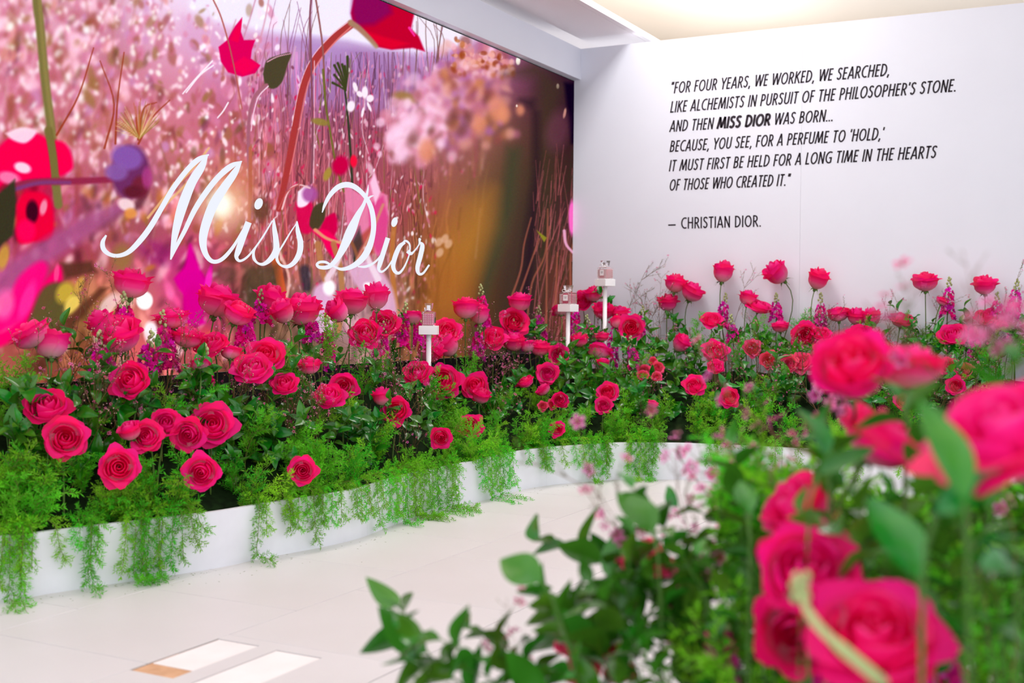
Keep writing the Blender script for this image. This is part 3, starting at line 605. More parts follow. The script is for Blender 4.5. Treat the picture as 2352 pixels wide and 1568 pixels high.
GL = {
 'A': (.50, [[(.04, 0), (.25, 1.0)], [(.25, 1.0), (.46, 0)], [(.12, .3), (.38, .3)]]), 'B': (.44, [[(.08, 0), (.08, 1)], [(.08, tp)]+arc(.19, .735, .14, .203, 90, -90)+[(.08, .53)], [(.08, .53)]+arc(.2, .296, .17, .234, 90, -90)+[(.08, b)]]),
 'C': (.47, [arc(.33, .5, .265, .44, 62, 298, 18)]), 'D': (.50, [[(.08, 0), (.08, 1)], [(.08, tp)]+arc(.16, .5, .275, .438, 90, -90, 16)+[(.08, b)]]),
 'E': (.37, [[(.08, 0), (.08, 1)], [(.08, tp), (.34, tp)], [(.08, .52), (.32, .52)], [(.08, b), (.34, b)]]), 'F': (.35, [[(.08, 0), (.08, 1)], [(.08, tp), (.34, tp)], [(.08, .5), (.31, .5)]]),
 'G': (.53, [arc(.34, .5, .275, .44, 55, 300, 18)+[(.47, .22), (.47, .46)], [(.3, .46), (.53, .46)]]), 'H': (.49, [[(.08, 0), (.08, 1)], [(.41, 0), (.41, 1)], [(.08, .53), (.41, .53)]]),
 'I': (.16, [[(.08, 0), (.08, 1)]]), 'K': (.45, [[(.08, 0), (.08, 1)], [(.40, 1), (.11, .5)], [(.16, .6), (.43, 0)]]), 'L': (.34, [[(.08, 0), (.08, 1)], [(.08, b), (.34, b)]]),
 'M': (.66, [[(.05, 0), (.15, 1)], [(.15, 1), (.33, .08)], [(.33, .08), (.51, 1)], [(.51, 1), (.61, 0)]]), 'N': (.50, [[(.08, 0), (.08, 1)], [(.08, .97), (.42, .03)], [(.42, 0), (.42, 1)]]),
 'O': (.58, [arc(.29, .5, .225, .44, 90, 450, 28)]), 'P': (.41, [[(.08, 0), (.08, 1)], [(.08, tp)]+arc(.18, .70, .165, .238, 90, -90)+[(.08, .462)]]),
 'R': (.44, [[(.08, 0), (.08, 1)], [(.08, tp)]+arc(.18, .71, .16, .228, 90, -90)+[(.08, .482)], [(.2, .47), (.41, 0)]]),
 'S': (.40, [[(.34, .82), (.29, .915), (.2, .942), (.11, .89), (.075, .77), (.105, .645), (.2, .545), (.29, .44), (.325, .3), (.29, .14), (.2, .058), (.11, .085), (.05, .2)]]),
 'T': (.40, [[(.2, 0), (.2, 1)], [(.01, tp), (.39, tp)]]), 'U': (.49, [[(.08, 1)]+arc(.245, .28, .165, .22, 180, 360, 12)+[(.41, 1)]]),
 'W': (.70, [[(.03, 1), (.18, .02)], [(.18, .02), (.35, .98)], [(.35, .98), (.52, .02)], [(.52, .02), (.67, 1)]]), 'Y': (.44, [[(.02, 1), (.22, .47)], [(.22, .47), (.42, 1)], [(.22, .5), (.22, 0)]]),
 ',': (.17, [[(.11, .13), (.05, -.14)]]), '.': (.17, [[(.085, 0), (.085, .13)]]), "'": (.15, [[(.08, 1.02), (.06, .76)]]), '"': (.27, [[(.08, 1.02), (.06, .76)], [(.2, 1.02), (.18, .76)]]), '-': (.72, [[(.0, .36), (.62, .36)]]), ' ': (.22, [])}
M_ink = mat('black_vinyl', rgb(38, 28, 40), 0.5, 0.3); M_ink2 = M_ink
lt = thing('wall_quotation', 'black vinyl quotation in slanted capitals on the white wall', 'lettering', (0, 0, 0))
CAP = 0.0855
LINES = [('"FOR FOUR YEARS, WE WORKED, WE SEARCHED,', -3.112, -1.525, 2.632), ("LIKE ALCHEMISTS IN PURSUIT OF THE PHILOSOPHER'S STONE.", -3.111, -1.091, 2.490), ('AND THEN *MISS DIOR* WAS BORN...', -3.114, -1.905, 2.347),
         ("BECAUSE, YOU SEE, FOR A PERFUME TO 'HOLD,'", -3.112, -1.545, 2.197), ('IT MUST FIRST BE HELD FOR A LONG TIME IN THE HEARTS', -3.116, -1.212, 2.053), ('OF THOSE WHO CREATED IT."', -3.112, -2.19, 1.909), ('- CHRISTIAN DIOR.', -3.114, -2.404, 1.622)]
for k, (txt, xa, xb, zb) in enumerate(LINES):
    def run(emit=None, sx=1.0):
        cur = 0.0; bold = False
        for ch in txt:
            if ch == '*': bold = not bold; continue
            wd, strokes = GL[ch]; f_ = 1.16 if bold else 1.0
            if ch == '.' and txt.endswith('...'): wd = .15
            if emit:
                for st in strokes: emit(cur, st, f_, bold)
            cur += wd*f_+.055
        return cur-.055
    tot = run(); slant = 0.17 if k < 6 else 0.0
    sx = (xb-xa-(slant*CAP if txt[-1] in '"\'' else 0))/tot
    m = MB()
    def emit(cur, st, f_, bold):
        if len(st) == 1: return
        th = (.20 if bold else .124)
        pts = [((xa+(cur+x*f_)*sx+slant*y*CAP), zb+y*CAP) for x, y in st]
        ribbon(m, pts, [th*CAP]*len(pts), lambda q: (q[0]*S, (YW-0.0015)*S, q[1]*S))
    run(emit)
    m.obj('text_line', M_ink, lt)
# white script on the screen: stroke centre lines (photo pixels) with pen widths
M_script = emis('script_white', rgb(240, 244, 255), 2.0**-EXPO)
SCR = [[(244, 540, 4), (236, 556, 10), (238, 572, 11), (252, 584, 9), (272, 587, 9), (296, 578, 11), (322, 552, 13), (346, 520, 13), (372, 476, 12), (398, 432, 12), (430, 390, 12), (456, 366, 12), (480, 355, 3)],
       [(476, 356, 4), (462, 384, 18), (440, 420, 21), (420, 470, 23), (406, 520, 18), (398, 560, 11), (392, 596, 3)],
       [(392, 596, 3), (404, 568, 8), (424, 530, 10), (446, 484, 12), (470, 446, 13), (500, 408, 13), (530, 382, 13), (556, 370, 2)],
       [(554, 370, 4), (538, 398, 16), (514, 432, 20), (490, 470, 22), (472, 518, 21), (466, 552, 18), (471, 580, 13), (484, 598, 10), (500, 600, 9), (518, 588, 9), (540, 560, 7), (560, 522, 2)],
       [(571, 510, 15), (561, 536, 15), (548, 574, 14), (543, 590, 9), (551, 599, 6), (568, 590, 5), (588, 566, 4), (606, 540, 4), (626, 506, 3)],
       [(629, 502, 3), (630, 524, 10), (634, 552, 13), (634, 574, 14), (622, 594, 12), (606, 606, 8), (592, 604, 5), (583, 592, 7), (584, 574, 5), (598, 552, 3)],
       [(634, 588, 3), (650, 562, 4), (668, 532, 3), (683, 510, 2)], [(682, 508, 3), (684, 530, 10), (690, 556, 13), (688, 580, 13), (676, 602, 11), (660, 612, 8), (644, 608, 5), (636, 594, 7), (640, 578, 5), (652, 560, 3)],
       [(740, 488, 2), (746, 470, 7), (758, 448, 10), (776, 430, 12), (796, 424, 13), (816, 430, 12), (838, 450, 10), (852, 476, 11), (858, 510, 12), (856, 540, 12), (846, 572, 15), (830, 596, 14), (808, 612, 11), (784, 618, 7), (764, 610, 4), (748, 602, 6), (734, 602, 6), (728, 608, 6), (736, 614, 8), (756, 612, 10), (774, 594, 12), (790, 566, 18), (806, 530, 22), (822, 494, 14), (836, 468, 8), (844, 440, 5), (846, 424, 1)],
       [(822, 612, 3), (840, 612, 6), (858, 604, 5), (872, 590, 4), (886, 566, 3)], [(846, 455, 5), (852, 451, 4), (858, 449, 2)],
       [(891, 546, 11), (883, 572, 11), (873, 604, 11), (870, 618, 7), (877, 624, 5), (890, 614, 4), (902, 596, 3)],
       [(930, 556, 6), (918, 566, 10), (908, 588, 11), (903, 610, 10), (908, 624, 8), (918, 626, 6), (930, 610, 4), (940, 584, 3), (941, 562, 4), (932, 553, 5), (924, 558, 3)],
       [(936, 576, 9), (943, 582, 8), (950, 578, 4), (962, 562, 3), (964, 550, 6), (965, 547, 5)], [(964, 556, 4), (970, 564, 10), (966, 586, 11), (959, 614, 10), (962, 628, 7), (972, 627, 5), (986, 608, 4)]]
def on_screen(q): 
    p = on_plane(q[0], q[1], 0, XS+0.0015); return tuple(p*S)
m = MB()
for st in SCR:
    c3 = catmull(st, 7); ribbon(m, c3[:, :2], np.maximum(c3[:, 2], 1.2), on_screen)
for cx, cy, rx, ry in ((594, 468, 9.5, 13), (906, 510, 7, 11)):
    c_ = [on_screen((cx+rx*math.cos(t)-.2*ry*math.sin(t), cy+ry*math.sin(t))) for t in np.linspace(0, 2*math.pi, 20, endpoint=False)]
    m.add(c_, [tuple(range(20))])
so = m.obj('script_words', M_script, screen); so['label'] = 'white handwritten script words glowing on the screen'

# ------------------------------------------------------------------ plant materials
ROSE_SUB = [(0.0, rgb(252, 214, 206)), (0.32, rgb(250, 150, 186)), (0.56, rgb(255, 64, 150)), (0.82, rgb(255, 22, 134)), (1.0, rgb(250, 12, 118))]
CORE_SUB = [(0.0, rgb(224, 0, 90)), (0.5, rgb(254, 14, 126)), (0.9, rgb(255, 30, 138)), (1.0, rgb(255, 84, 156))]
SPRAY_SUB = [(0.0, rgb(250, 190, 150)), (0.4, rgb(252, 110, 140)), (1.0, rgb(252, 70, 128))]
M_petal = mat('rose_petal', (1, 1, 1), 0.55, 0.25, vary=.10, sub=ROSE_SUB, trans=.34, hue=.012)
M_core = mat('rose_heart', (1, 1, 1), 0.55, 0.25, vary=.08, sub=CORE_SUB, trans=.32, hue=.012)
M_spray = mat('spray_rose_petal', (1, 1, 1), 0.55, 0.25, vary=.08, sub=SPRAY_SUB, trans=.28, hue=.01)
M_stem = mat('rose_stem', rgb(92, 128, 48), 0.6, 0.3, vary=.2, noise=(18, rgb(60, 66, 40), .7))
M_calyx = mat('calyx', rgb(86, 126, 56), 0.6, 0.3, vary=.15)
M_leaf = mat('glossy_leaf', rgb(24, 120, 14), 0.22, 0.55, vary=.32, trans=.16, hue=.025, noise=(25, rgb(66, 140, 26), .6), back=rgb(66, 124, 30))
M_leafstem = mat('leaf_stem', rgb(70, 110, 40), 0.6, 0.3, vary=.15)
M_fern = mat('fern_needles', rgb(112, 204, 36), 0.5, 0.3, vary=.25, trans=.42, hue=.03)
M_fernstem = mat('fern_stem', rgb(120, 130, 60), 0.7, 0.2, vary=.15)
M_twig = mat('brown_twig', rgb(122, 86, 62), 0.8, 0.15, vary=.2)
M_heath = mat('heath_needles', rgb(84, 96, 48), 0.7, 0.2, vary=.25)
M_wax = mat('wax_petal', rgb(236, 120, 180), 0.5, 0.3, vary=.2, sub=[(0, rgb(130, 10, 60)), (.3, rgb(214, 40, 120)), (.65, rgb(236, 110, 178)), (1, rgb(246, 160, 206))], trans=.25, hue=.02)
M_bud = mat('pale_bud', rgb(232, 190, 176), 0.6, 0.3, vary=.12)
M_stock = mat('stock_petal', rgb(238, 10, 170), 0.55, 0.25, vary=.22, trans=.25, hue=.035)
M_sbud = mat('stock_bud', rgb(176, 184, 128), 0.7, 0.2, vary=.1)

# ------------------------------------------------------------------ rose heads (unit diameter, axis +Z)
def petal(m, phi, hw, R, H, curl, seed, nu=7, nv=7, z0=0.0, spiral=.05, lo=0.0, inc=0.0):
    r_ = random.Random(seed); v = []; a = []; w1, w2 = r_.uniform(0, 6), r_.uniform(0, 6)
    for j in range(nv):
        vv = j/(nv-1)
        for i in range(nu):
            u = 2*i/(nu-1)-1
            e = vv*(1-.20*abs(u)**2.4+.03*math.sin(3*u+w1))
            wid = hw*(.55+.62*math.sin(min(e*1.25, 1)*math.pi/2)-.18*max(0, e-.75)/.25)
            r = .03+(R-.03)*math.sin(min(1, e*1.7)*math.pi/2)**.8
            z = H*(e**1.2)
            if inc: r *= 1-inc*max(0, (e-.45)/.55)**1.3
            q = max(0, (e-.62)/.38)
            r += curl*R*q*q*(1+.25*math.sin(4*u+w2)); z -= curl*H*.62*q*q
            r *= 1+spiral*u+.02*math.sin(5*u+w1)*vv
            an = phi+u*wid
            v.append((r*math.cos(an), r*math.sin(an), z0+z)); a.append(max(lo, e)*.999+.001)
    m.add(v, [(j*nu+i, j*nu+i+1, (j+1)*nu+i+1, (j+1)*nu+i) for j in range(nv-1) for i in range(nu-1)], a)
def rose_variant(o, seed, pm=None):
    """o: 0 closed bud .. 1 fully open; returns core mesh and the outer petal meshes"""
    r_ = random.Random(seed); m = MB()
    H0 = .78-.26*o; Rk = .24+.13*o
    n = 8+int(4*o)
    for k in range(n):
        t = k/(n-1); R = .045+(Rk*1.12-.045)*t**.9; H = H0*(.94+.06*math.sin(t*3.1)-.05*o*t)
        petal(m, k*2.4+seed, 1.25-.35*t, R, H, .03+.10*t*t*(.4+o), seed*31+k, 7, 7, 0, .10, .3, .55-.30*t-.08*o)
    core = m.mesh('rose_heart', [M_core if pm is None else pm])
    outer = []
    for ring, cnt, R, H, cu in ((0, 5, Rk*1.12+.015, H0*.93, .14+.20*o), (1, 5, .30+.12*o, H0*.80-.04*o, .26+.26*o)):
        for k in range(cnt):
            mm = MB(); petal(mm, 2*math.pi*(k+.5*ring)/cnt+r_.gauss(0, .12), .72+.08*ring, R*r_.uniform(.95, 1.05), H*r_.uniform(.9, 1.06), cu*r_.uniform(.7, 1.3), seed*77+ring*9+k, 8, 7)
            outer.append(mm.mesh('rose_petal', [M_petal if pm is None else pm]))
    return core, outer
ROSEV = {o: [rose_variant(ov, s, None) for s in sd] for o, ov, sd in (('b', .05, (3, 4)), ('h', .38, (5, 6, 15)), ('o', .68, (7, 8, 17)), ('F', 1.0, (9, 10, 19)))}
SPRAYV = [rose_variant(.9, s, M_spray) for s in (21, 22)]
m = MB()
for k in range(5):
    an = k*2*math.pi/5
    for s0 in (0,):
        c_, s_ = math.cos(an), math.sin(an); pts = []
        for t in np.linspace(0, 1, 5):
            r = .05+.20*t; z = .02+.02*math.sin(t*3)-.14*t*t; wd = .045*math.sin(min(1, t*1.1+.25)*math.pi)+.004
            pts += [(r*c_-wd*s_, r*s_+wd*c_, z), (r*c_+wd*s_, r*s_-wd*c_, z)]
        m.add(pts, [(2*i, 2*i+1, 2*i+3, 2*i+2) for i in range(4)])
m.tube([(0, 0, -.09), (0, 0, -.04), (0, 0, .02)], [.03, .062, .05], 7)
CALYX = m.mesh('calyx', [M_calyx])
UP = np.array([0, 0, 1.0])
def head_axis(P, code):
    tc = np.array([0, 0, 1.0])-P; tc[2] *= .3; tc /= np.linalg.norm(tc); rt = np.array([MC[0][0], MC[0][1], 0])
    a = {'u': (1, .12, 0), 'f': (.38, 1, 0), 'g': (.8, .75, 0), 'l': (.8, .2, -.55), 'r': (.8, .2, .55), 'd': (-.05, 1, 0), 'b': (1, -.5, 0)}[code]
    v = UP*a[0]+tc*a[1]+rt*a[2]+rng.normal(0, .13, 3); return v/np.linalg.norm(v)
def bez(a, b_, c_, d, n=9):
    t = np.linspace(0, 1, n)[:, None]; return (1-t)**3*a+3*t*(1-t)**2*b_+3*t*t*(1-t)*c_+t**3*d
def add_rose(P, diam, o, code, label, group, base=None, spray=False, cat='rose', name='rose'):
    """P: bloom centre (u), diam (u)"""
    ax = head_axis(P, code); core, outer = random.choice(SPRAYV) if spray else random.choice(ROSEV[o])
    sc = diam/(.92 if o in 'oF' else .68 if o == 'h' else .58)
    hb = P-ax*sc*.32                                   # base of the head
    if base is None:
        d = edge_dist(P[None, :2])[0]; base = np.array([P[0], P[1], 0.0]); base[:2] += rng.normal(0, .02, 2)
        d = edge_dist(base[None, :2])[0]
        if d < .07: 
            k = np.argmin(((EDGE-base[:2])**2).sum(1)); base[:2] = EDGE[k]-normals(EDGE)[k]*.08; d = .08
        base[0] = max(base[0], XS+.05); base[1] = min(base[1], YW-.05)
        base[2] = min(mound(base, d)-.01, hb[2]-.05)
    root = thing(name, label, cat, tuple(base*S), group)
    L_ = np.linalg.norm(hb-base)
    pts = bez(np.zeros(3), UP*L_*.45, (hb-base)-ax*L_*.35, hb-base)*S
    st = MB(); st.tube(pts, [.0036 if not spray else .0022]*5+[.003 if not spray else .002]*4, 6); st.obj('stem', M_stem, root, True)
    mw_ = Matrix.Translation(Vector((hb-base)*S)) @ frame(ax, random.uniform(0, 6.28)) @ Matrix.Diagonal((sc*S, sc*S, sc*S*random.uniform(.92, 1.06), 1))
    link('bloom', core, root, mw_)
    for q in outer: link('petal', q, root, mw_)
    link('calyx', CALYX, root, mw_)
    return root

RD = 390/2734.3
# x, y, apparent width, openness, facing  (photo pixels)
R_TOP = [(303,650,75,'h','u'),(70,765,100,'o','l'),(118,793,68,'h','b'),(272,770,88,'h','u'),(500,690,82,'h','u'),(548,718,62,'h','r'),(620,692,56,'b','u'),(395,727,82,'o','u'),(430,772,78,'o','u'),(487,790,68,'o','g'),(692,712,82,'h','u'),(650,718,46,'b','l'),
 (808,692,66,'h','u'),(865,684,50,'b','u'),(775,716,46,'b','l'),(840,766,66,'o','f'),(883,742,58,'F','f'),(612,812,72,'F','g'),(578,843,76,'F','g'),(238,748,52,'b','l'),(945,728,48,'o','b'),(1070,707,54,'h','u'),(1030,757,52,'F','f'),(985,806,52,'b','r'),(1028,795,46,'b','l'),(1193,693,48,'h','u'),(1182,738,64,'F','f'),(1133,777,66,'o','g'),(1180,785,46,'h','u'),(1100,722,40,'b','u'),(530,808,50,'o','b'),(460,835,46,'o','b')]
R_LOW = [(300,875,84,'o','f'),(653,882,58,'o','g'),(710,838,46,'h','u'),(108,932,94,'o','g'),(150,1005,80,'F','f'),(335,1001,62,'F','f'),(298,990,42,'h','l'),(382,972,66,'o','f'),(432,998,66,'F','d'),(488,973,82,'F','f'),(273,1072,74,'F','d'),(462,1085,66,'F','d'),(757,910,66,'o','g'),(790,888,60,'o','f'),(910,943,60,'o','f'),(957,855,60,'o','g'),(1017,873,74,'F','f'),
 (1092,885,60,'o','f'),(1080,978,48,'F','f'),(1013,1005,40,'F','d'),(695,1080,52,'F','d'),(876,912,22,'b','u'),(1105,910,36,'h','u')]
R_COR = [(1288,712,40,'o','b'),(1335,692,46,'o','f'),(1363,675,38,'h','u'),(1386,714,42,'h','u'),(1423,716,46,'o','u'),(1450,752,48,'F','f'),(1375,806,60,'o','b'),(1383,772,36,'o','u'),(1330,780,36,'h','u'),(1240,798,42,'h','u'),(1283,814,40,'F','f'),(1206,876,40,'o','l'),(1258,856,42,'F','f'),(1247,893,40,'o','l'),(1287,919,30,'h','f'),(1396,899,40,'F','f'),(1386,930,34,'F','f'),(1280,985,28,'F','d'),(1500,926,24,'o','r'),(1215,795,40,'o','b'),(1385,830,32,'o','u'),(1420,740,34,'h','b')]
R_BACK = [(1552,650,46,'h','u'),(1590,671,46,'h','r'),(1533,696,40,'h','u'),(1660,627,40,'b','u'),(1785,628,46,'b','l'),(1878,643,40,'b','u'),(2125,646,50,'h','u'),(2262,655,46,'h','u'),(1745,701,50,'F','u'),(1718,685,36,'h','u'),(1635,733,42,'F','g'),(1643,805,48,'F','f'),(1643,842,38,'o','g'),(1792,748,44,'o','u'),(1850,770,52,'F','f'),(1886,766,44,'o','g'),(1925,720,54,'o','u'),(1967,727,40,'h','u'),(2001,731,36,'b','u'),(1978,764,46,'F','g'),(2070,734,52,'o','u'),
 (2268,730,56,'o','g'),(2300,745,40,'o','r'),(2188,766,54,'F','g'),(1595,883,42,'F','f'),(1675,912,38,'F','f'),(1563,790,34,'b','r'),(2075,920,34,'F','f'),(2195,885,34,'F','f'),(2165,690,32,'o','u'),(2400,690,46,'h','u'),(2440,740,50,'o','g'),(2500,670,46,'b','u'),(2530,760,50,'F','f'),(2600,700,48,'o','u'),(2420,830,44,'F','f'),(2560,850,44,'F','f')]
R_SPRAY = [(1480,850,24),(1511,844,24),(1476,862,22),(1508,864,20),(1500,829,16),(1247,932,20),(1269,928,20),(1765,826,34),(1728,800,34),(1840,830,42),(1893,800,38),(1810,835,36),(2180,840,36),(2215,850,34)]
FACE = {'u': 'upright', 'f': 'facing out', 'g': 'tilted forward', 'l': 'leaning left', 'r': 'leaning right', 'd': 'drooping forward', 'b': 'turned away'}
OPEN = {'b': 'tight bud', 'h': 'half-open', 'o': 'open', 'F': 'fully open'}
def zone(lst, where, group):
    order = sorted(range(len(lst)), key=lambda i: lst[i][0]); rk = {i: k+1 for k, i in enumerate(order)}
    for i, q in enumerate(lst):
        x, y, dm, o, code = q; P, d = bed_hit(x, y); P = P-ray(x, y)*(.16 if code == 'd' else .11 if y > 820 else .05); dep = (P-[0, 0, 1.0]) @ MC[2]
        dia = min(max(dm*dep/FPX, .075), .165)
        kind = {'b': 'deep pink rosebud', 'h': 'half-open deep pink rose', 'o': 'open deep pink rose', 'F': 'full-blown deep pink rose'}[o]
        add_rose(P, dia, o, code, f'{kind} {FACE[code]}, {nth(rk[i])} from left {where}', group)
zone(R_TOP, 'along the screen', 'tall roses below the screen')
zone(R_LOW, 'low under the screen', 'low roses below the screen')
zone(R_COR, 'near the perfume stands', 'roses in the corner bed')
zone(R_BACK, 'before the lettered wall', 'roses along the lettered wall')
for k, (x, y, dm) in enumerate(sorted(R_SPRAY)):
    P, d = bed_hit(x, y); dep = (P-[0, 0, 1.0]) @ MC[2]
    add_rose(P, max(dm*dep/FPX, .05), 'F', 'f', f'small coral spray rose, {nth(k+1)} from left in the planted bed', 'coral spray roses', spray=True, name='spray_rose')

# ------------------------------------------------------------------ leaf sprigs
def leaf_mesh(seed, L_=.085, Wd=.036):
    r_ = random.Random(seed); m = MB(); v = []; nv = 9; bend = r_.uniform(.1, .5); tw = r_.uniform(-.3, .3)
    for j in range(nv):
        t = j/(nv-1); w_ = Wd*.5*(math.sin(math.pi*t**.8)**.85)*(1-.15*t)+.0006; x = L_*t; z = -bend*L_*t*t*.6+.004*math.sin(t*5)
        for i in range(5):
            u = (i-2)/2; v.append((x, u*w_, z+abs(u)**1.3*w_*.42+tw*u*w_*t))
    m.add(v, [(j*5+i, (j+1)*5+i, (j+1)*5+i+1, j*5+i+1) for j in range(nv-1) for i in range(4)])
    return m.mesh('leaf', [M_leaf])
LEAVES = [leaf_mesh(s, L_, w_) for s, L_, w_ in ((1, .085, .046), (2, .075, .044), (3, .094, .048), (4, .066, .038))]
def sprig_proto(seed, n, length):
    r_ = random.Random(seed); lay = []; m = MB(); b1, b2 = r_.gauss(0, .25), r_.gauss(0, .25)
    f_ = lambda t: Vector((b1*length*t*t, b2*length*t*t, length*t))
    m.tube([f_(t) for t in np.linspace(0, 1, 8)], [.0022-.0012*t for t in np.linspace(0, 1, 8)], 5); me_ = m.mesh('stem', [M_leafstem])
    for k in range(n):
        t = .22+.78*k/(n-1); az = k*2.4+r_.gauss(0, .4); el = r_.uniform(.15, .9) if k < n-1 else 1.3
        d = Vector((math.cos(az)*math.cos(el), math.sin(az)*math.cos(el), math.sin(el))); sc = r_.uniform(.75, 1.1)*(1 if k < n-2 else .75)
        X = d; Y_ = Vector((0, 0, 1)).cross(X).normalized(); Z_ = X.cross(Y_); R3 = Matrix((X, Y_, Z_)).transposed().to_4x4() @ Matrix.Rotation(r_.gauss(0, .35), 4, 'X')
        lay.append((r_.choice(LEAVES), Matrix.Translation(f_(t)) @ R3 @ Matrix.Scale(sc, 4)))
    return me_, lay
SPRIGS = [sprig_proto(s, n, L_) for s, n, L_ in ((1, 11, .26), (2, 10, .24), (3, 12, .28), (4, 9, .20))]
def bed_ground(b_):
    d = max(edge_dist(np.array(b_)[None, :2])[0], .02); return np.array([b_[0], b_[1], min(mound(np.array(b_), d)-.01, b_[2])])
def add_sprig(base, axis, scale, label, group, v=None, ground=None):
    st, lay = SPRIGS[random.randrange(len(SPRIGS)) if v is None else v]
    root = thing('leaf_sprig', label, 'foliage', tuple(np.array(base)*S), group)
    Fm = frame(axis, random.uniform(0, 6.28)) @ Matrix.Scale(scale, 4); link('stem', st, root, Fm)
    for me_, mm in lay: link('leaf', me_, root, Fm @ mm)
    stalk(root, base, bed_ground(base) if ground is None else ground, M_leafstem, .0022*scale, axis)
    return root
SPR = [(560,960),(600,985),(630,1005),(545,1010),(590,1030),(650,920),(480,1030),(540,1060),(620,950),(790,950),(810,980),(760,990),(830,1000),(745,880),(720,890),(860,1040),(60,1000),(80,1040),(30,1020),(330,880),(310,900),(420,960),(340,920),(520,900),(1030,900),(1060,930),(1100,920),(990,930),(1130,930),
 (1300,880),(1320,900),(1310,930),(1335,850),(1270,870),(1430,870),(1450,890),(1480,900),(1420,900),(1490,930),(1440,930),(1510,800),(1500,780),(1480,800),(1450,810),(1520,830),(1540,820),(1390,870),(1360,900),(1550,870),(1530,900),(1575,840),(1470,935),(1610,850),(1700,830),(1760,770),(1750,790),(1800,800),(1820,790),(1600,800),(1560,740),(1700,760),(2010,800),(2100,740),(2300,800),(1410,690),(1150,900),(1200,850),(1350,945),(880,985),(700,990),(200,960),(230,1010),(170,930),(945,980),(915,880),(860,890),(1560,930),(1620,900),(1230,760),(1500,740),(1335,820),(900,800),(640,840),(700,780),(470,900),(230,850)]
fr = random.Random(77)
def bed_px(n, lo=0, hi=2352):
    out = []
    while len(out) < n:
        x = fr.uniform(lo, hi); t = x/1150
        ya, yb = (880-90*t, 1040-70*t) if x < 1150 else (775, 940)
        out.append((x, fr.uniform(ya, yb)))
    return out
SPR += bed_px(50)+bed_px(45, 1300)+bed_px(14, 2352, 2660)
SPR.sort()
for k, (x, y) in enumerate(SPR):
    P, d = bed_hit(x, y, .09); dep = P-np.array([0, 0, 1.0]); ax = UP*.75-dep/np.linalg.norm(dep)*np.array([1, 1, .2])*.65+rng.normal(0, .22, 3); ax /= np.linalg.norm(ax)
    sc = random.uniform(.85, 1.15); base = P-ax*.15*sc; base[2] = max(base[2], .14)
    if edge_dist(base[None, :2])[0] < .03: base[:2] = P[:2]
    base[1] = min(base[1], YW-.03); base[0] = max(base[0], XS+.03)
    add_sprig(base, ax, sc, f'glossy green leaf sprig between the flowers, {nth(k+1)} from left in the long bed', 'leaf sprigs in the long bed')

# ------------------------------------------------------------------ asparagus fern fronds
def needle(m, p, d, L_, w_):
    p = Vector(p); d = Vector(d).normalized(); s_ = d.cross(Vector((random.gauss(0, 1), random.gauss(0, 1), random.gauss(0, 1)))).normalized()*w_*.5
    q = p+d*L_*.5; m.add([p, q+s_, p+d*L_, q-s_], [(0, 1, 2, 3)])
def frond(path, nb, bl, seed, droop=0.0, nl=.016):
    """stem + needles around short side branchlets"""
    random.seed(seed); p = catmull(path, 8); n = len(p); st = MB(); nd = MB()
    st.tube(p, [.0013-.0008*i/(n-1) for i in range(n)], 4)
    for k in range(nb):
        t = (k+.6)/nb; i = min(int(t*(n-1)), n-2); o = p[i]; tan = Vector(p[i+1]-p[i]).normalized()
        az = random.uniform(0, 6.28); e1 = tan.orthogonal().normalized(); e2 = tan.cross(e1)
        dr = (tan*.75+(e1*math.cos(az)+e2*math.sin(az))*.9+Vector((0, 0, -droop*.5))).normalized(); L_ = bl*random.uniform(.6, 1.15)*(1-.35*t)
        end = Vector(o)+dr*L_; st.tube([o, end], [.0007, .0004], 3, False)
        ns = max(5, int(L_/.0034))
        for j in range(ns):
            q = Vector(o)+dr*L_*(j+.5)/ns; f1 = dr.orthogonal().normalized(); f2 = dr.cross(f1)
            for side in range(2):
                a = random.uniform(0, 6.28); needle(nd, q, dr*.75+(f1*math.cos(a)+f2*math.sin(a))*1.0, nl*random.uniform(.7, 1.2), .0028)
    random.seed(seed+999)
    return st.mesh('stem', [M_fernstem], True), nd.mesh('needles', [M_fern], False)
BUSH = [frond([(0, 0, 0), (.01, 0, .05), (.03, .01*(-1)**s, .10), (.075+.02*s/5, .02*(-1)**s, .145)], 19, .065, 40+s) for s in range(5)]
def trail_path(L_, s, lie=0.0):
    r_ = random.Random(s); yw = r_.uniform(-.03, .03)
    pts = [(-.07, 0, .02), (-.02, yw*.2, .035), (.018, yw*.4, .012), (.024, yw*.6, -L_*.35), (.026+.01*r_.random(), yw, -L_*.75), (.035, yw*1.3, -L_)]
    if lie: pts += [(.06+lie*.4, yw*1.5, -L_-.004), (.06+lie, yw*2.2, -L_-.002)]
    return pts
TR = {'s': [frond(trail_path(.05, 60+i), 15, .055, 60+i, .5) for i in range(3)], 'm': [frond(trail_path(.10, 70+i), 22, .058, 70+i, .5) for i in range(4)],
      'l': [frond(trail_path(.155, 80+i), 29, .058, 80+i, .5) for i in range(4)], 'x': [frond(trail_path(.183, 90+i, .06+.04*i), 38, .055, 90+i, .5) for i in range(3)]}
random.seed(5)
def add_frond(me2, base, ang, scale, label, group, tilt=None):
    root = thing('fern_frond', label, 'foliage', tuple(np.array(base)*S), group)
    mm = Matrix.Rotation(ang, 4, 'Z') @ Matrix.Scale(scale, 4)
    if tilt: mm = Matrix.Rotation(ang, 4, 'Z') @ Matrix.Rotation(tilt, 4, 'Y') @ Matrix.Rotation(random.uniform(-.5, .5), 4, 'Z') @ Matrix.Scale(scale, 4)
    link('stem', me2[0], root, mm); nd = link('needles', me2[1], root, mm); nd['kind'] = 'stuff'
    return root
EN = normals(EDGE); EPX = project(np.column_stack([EDGE, np.full(len(EDGE), PH)]))[0]
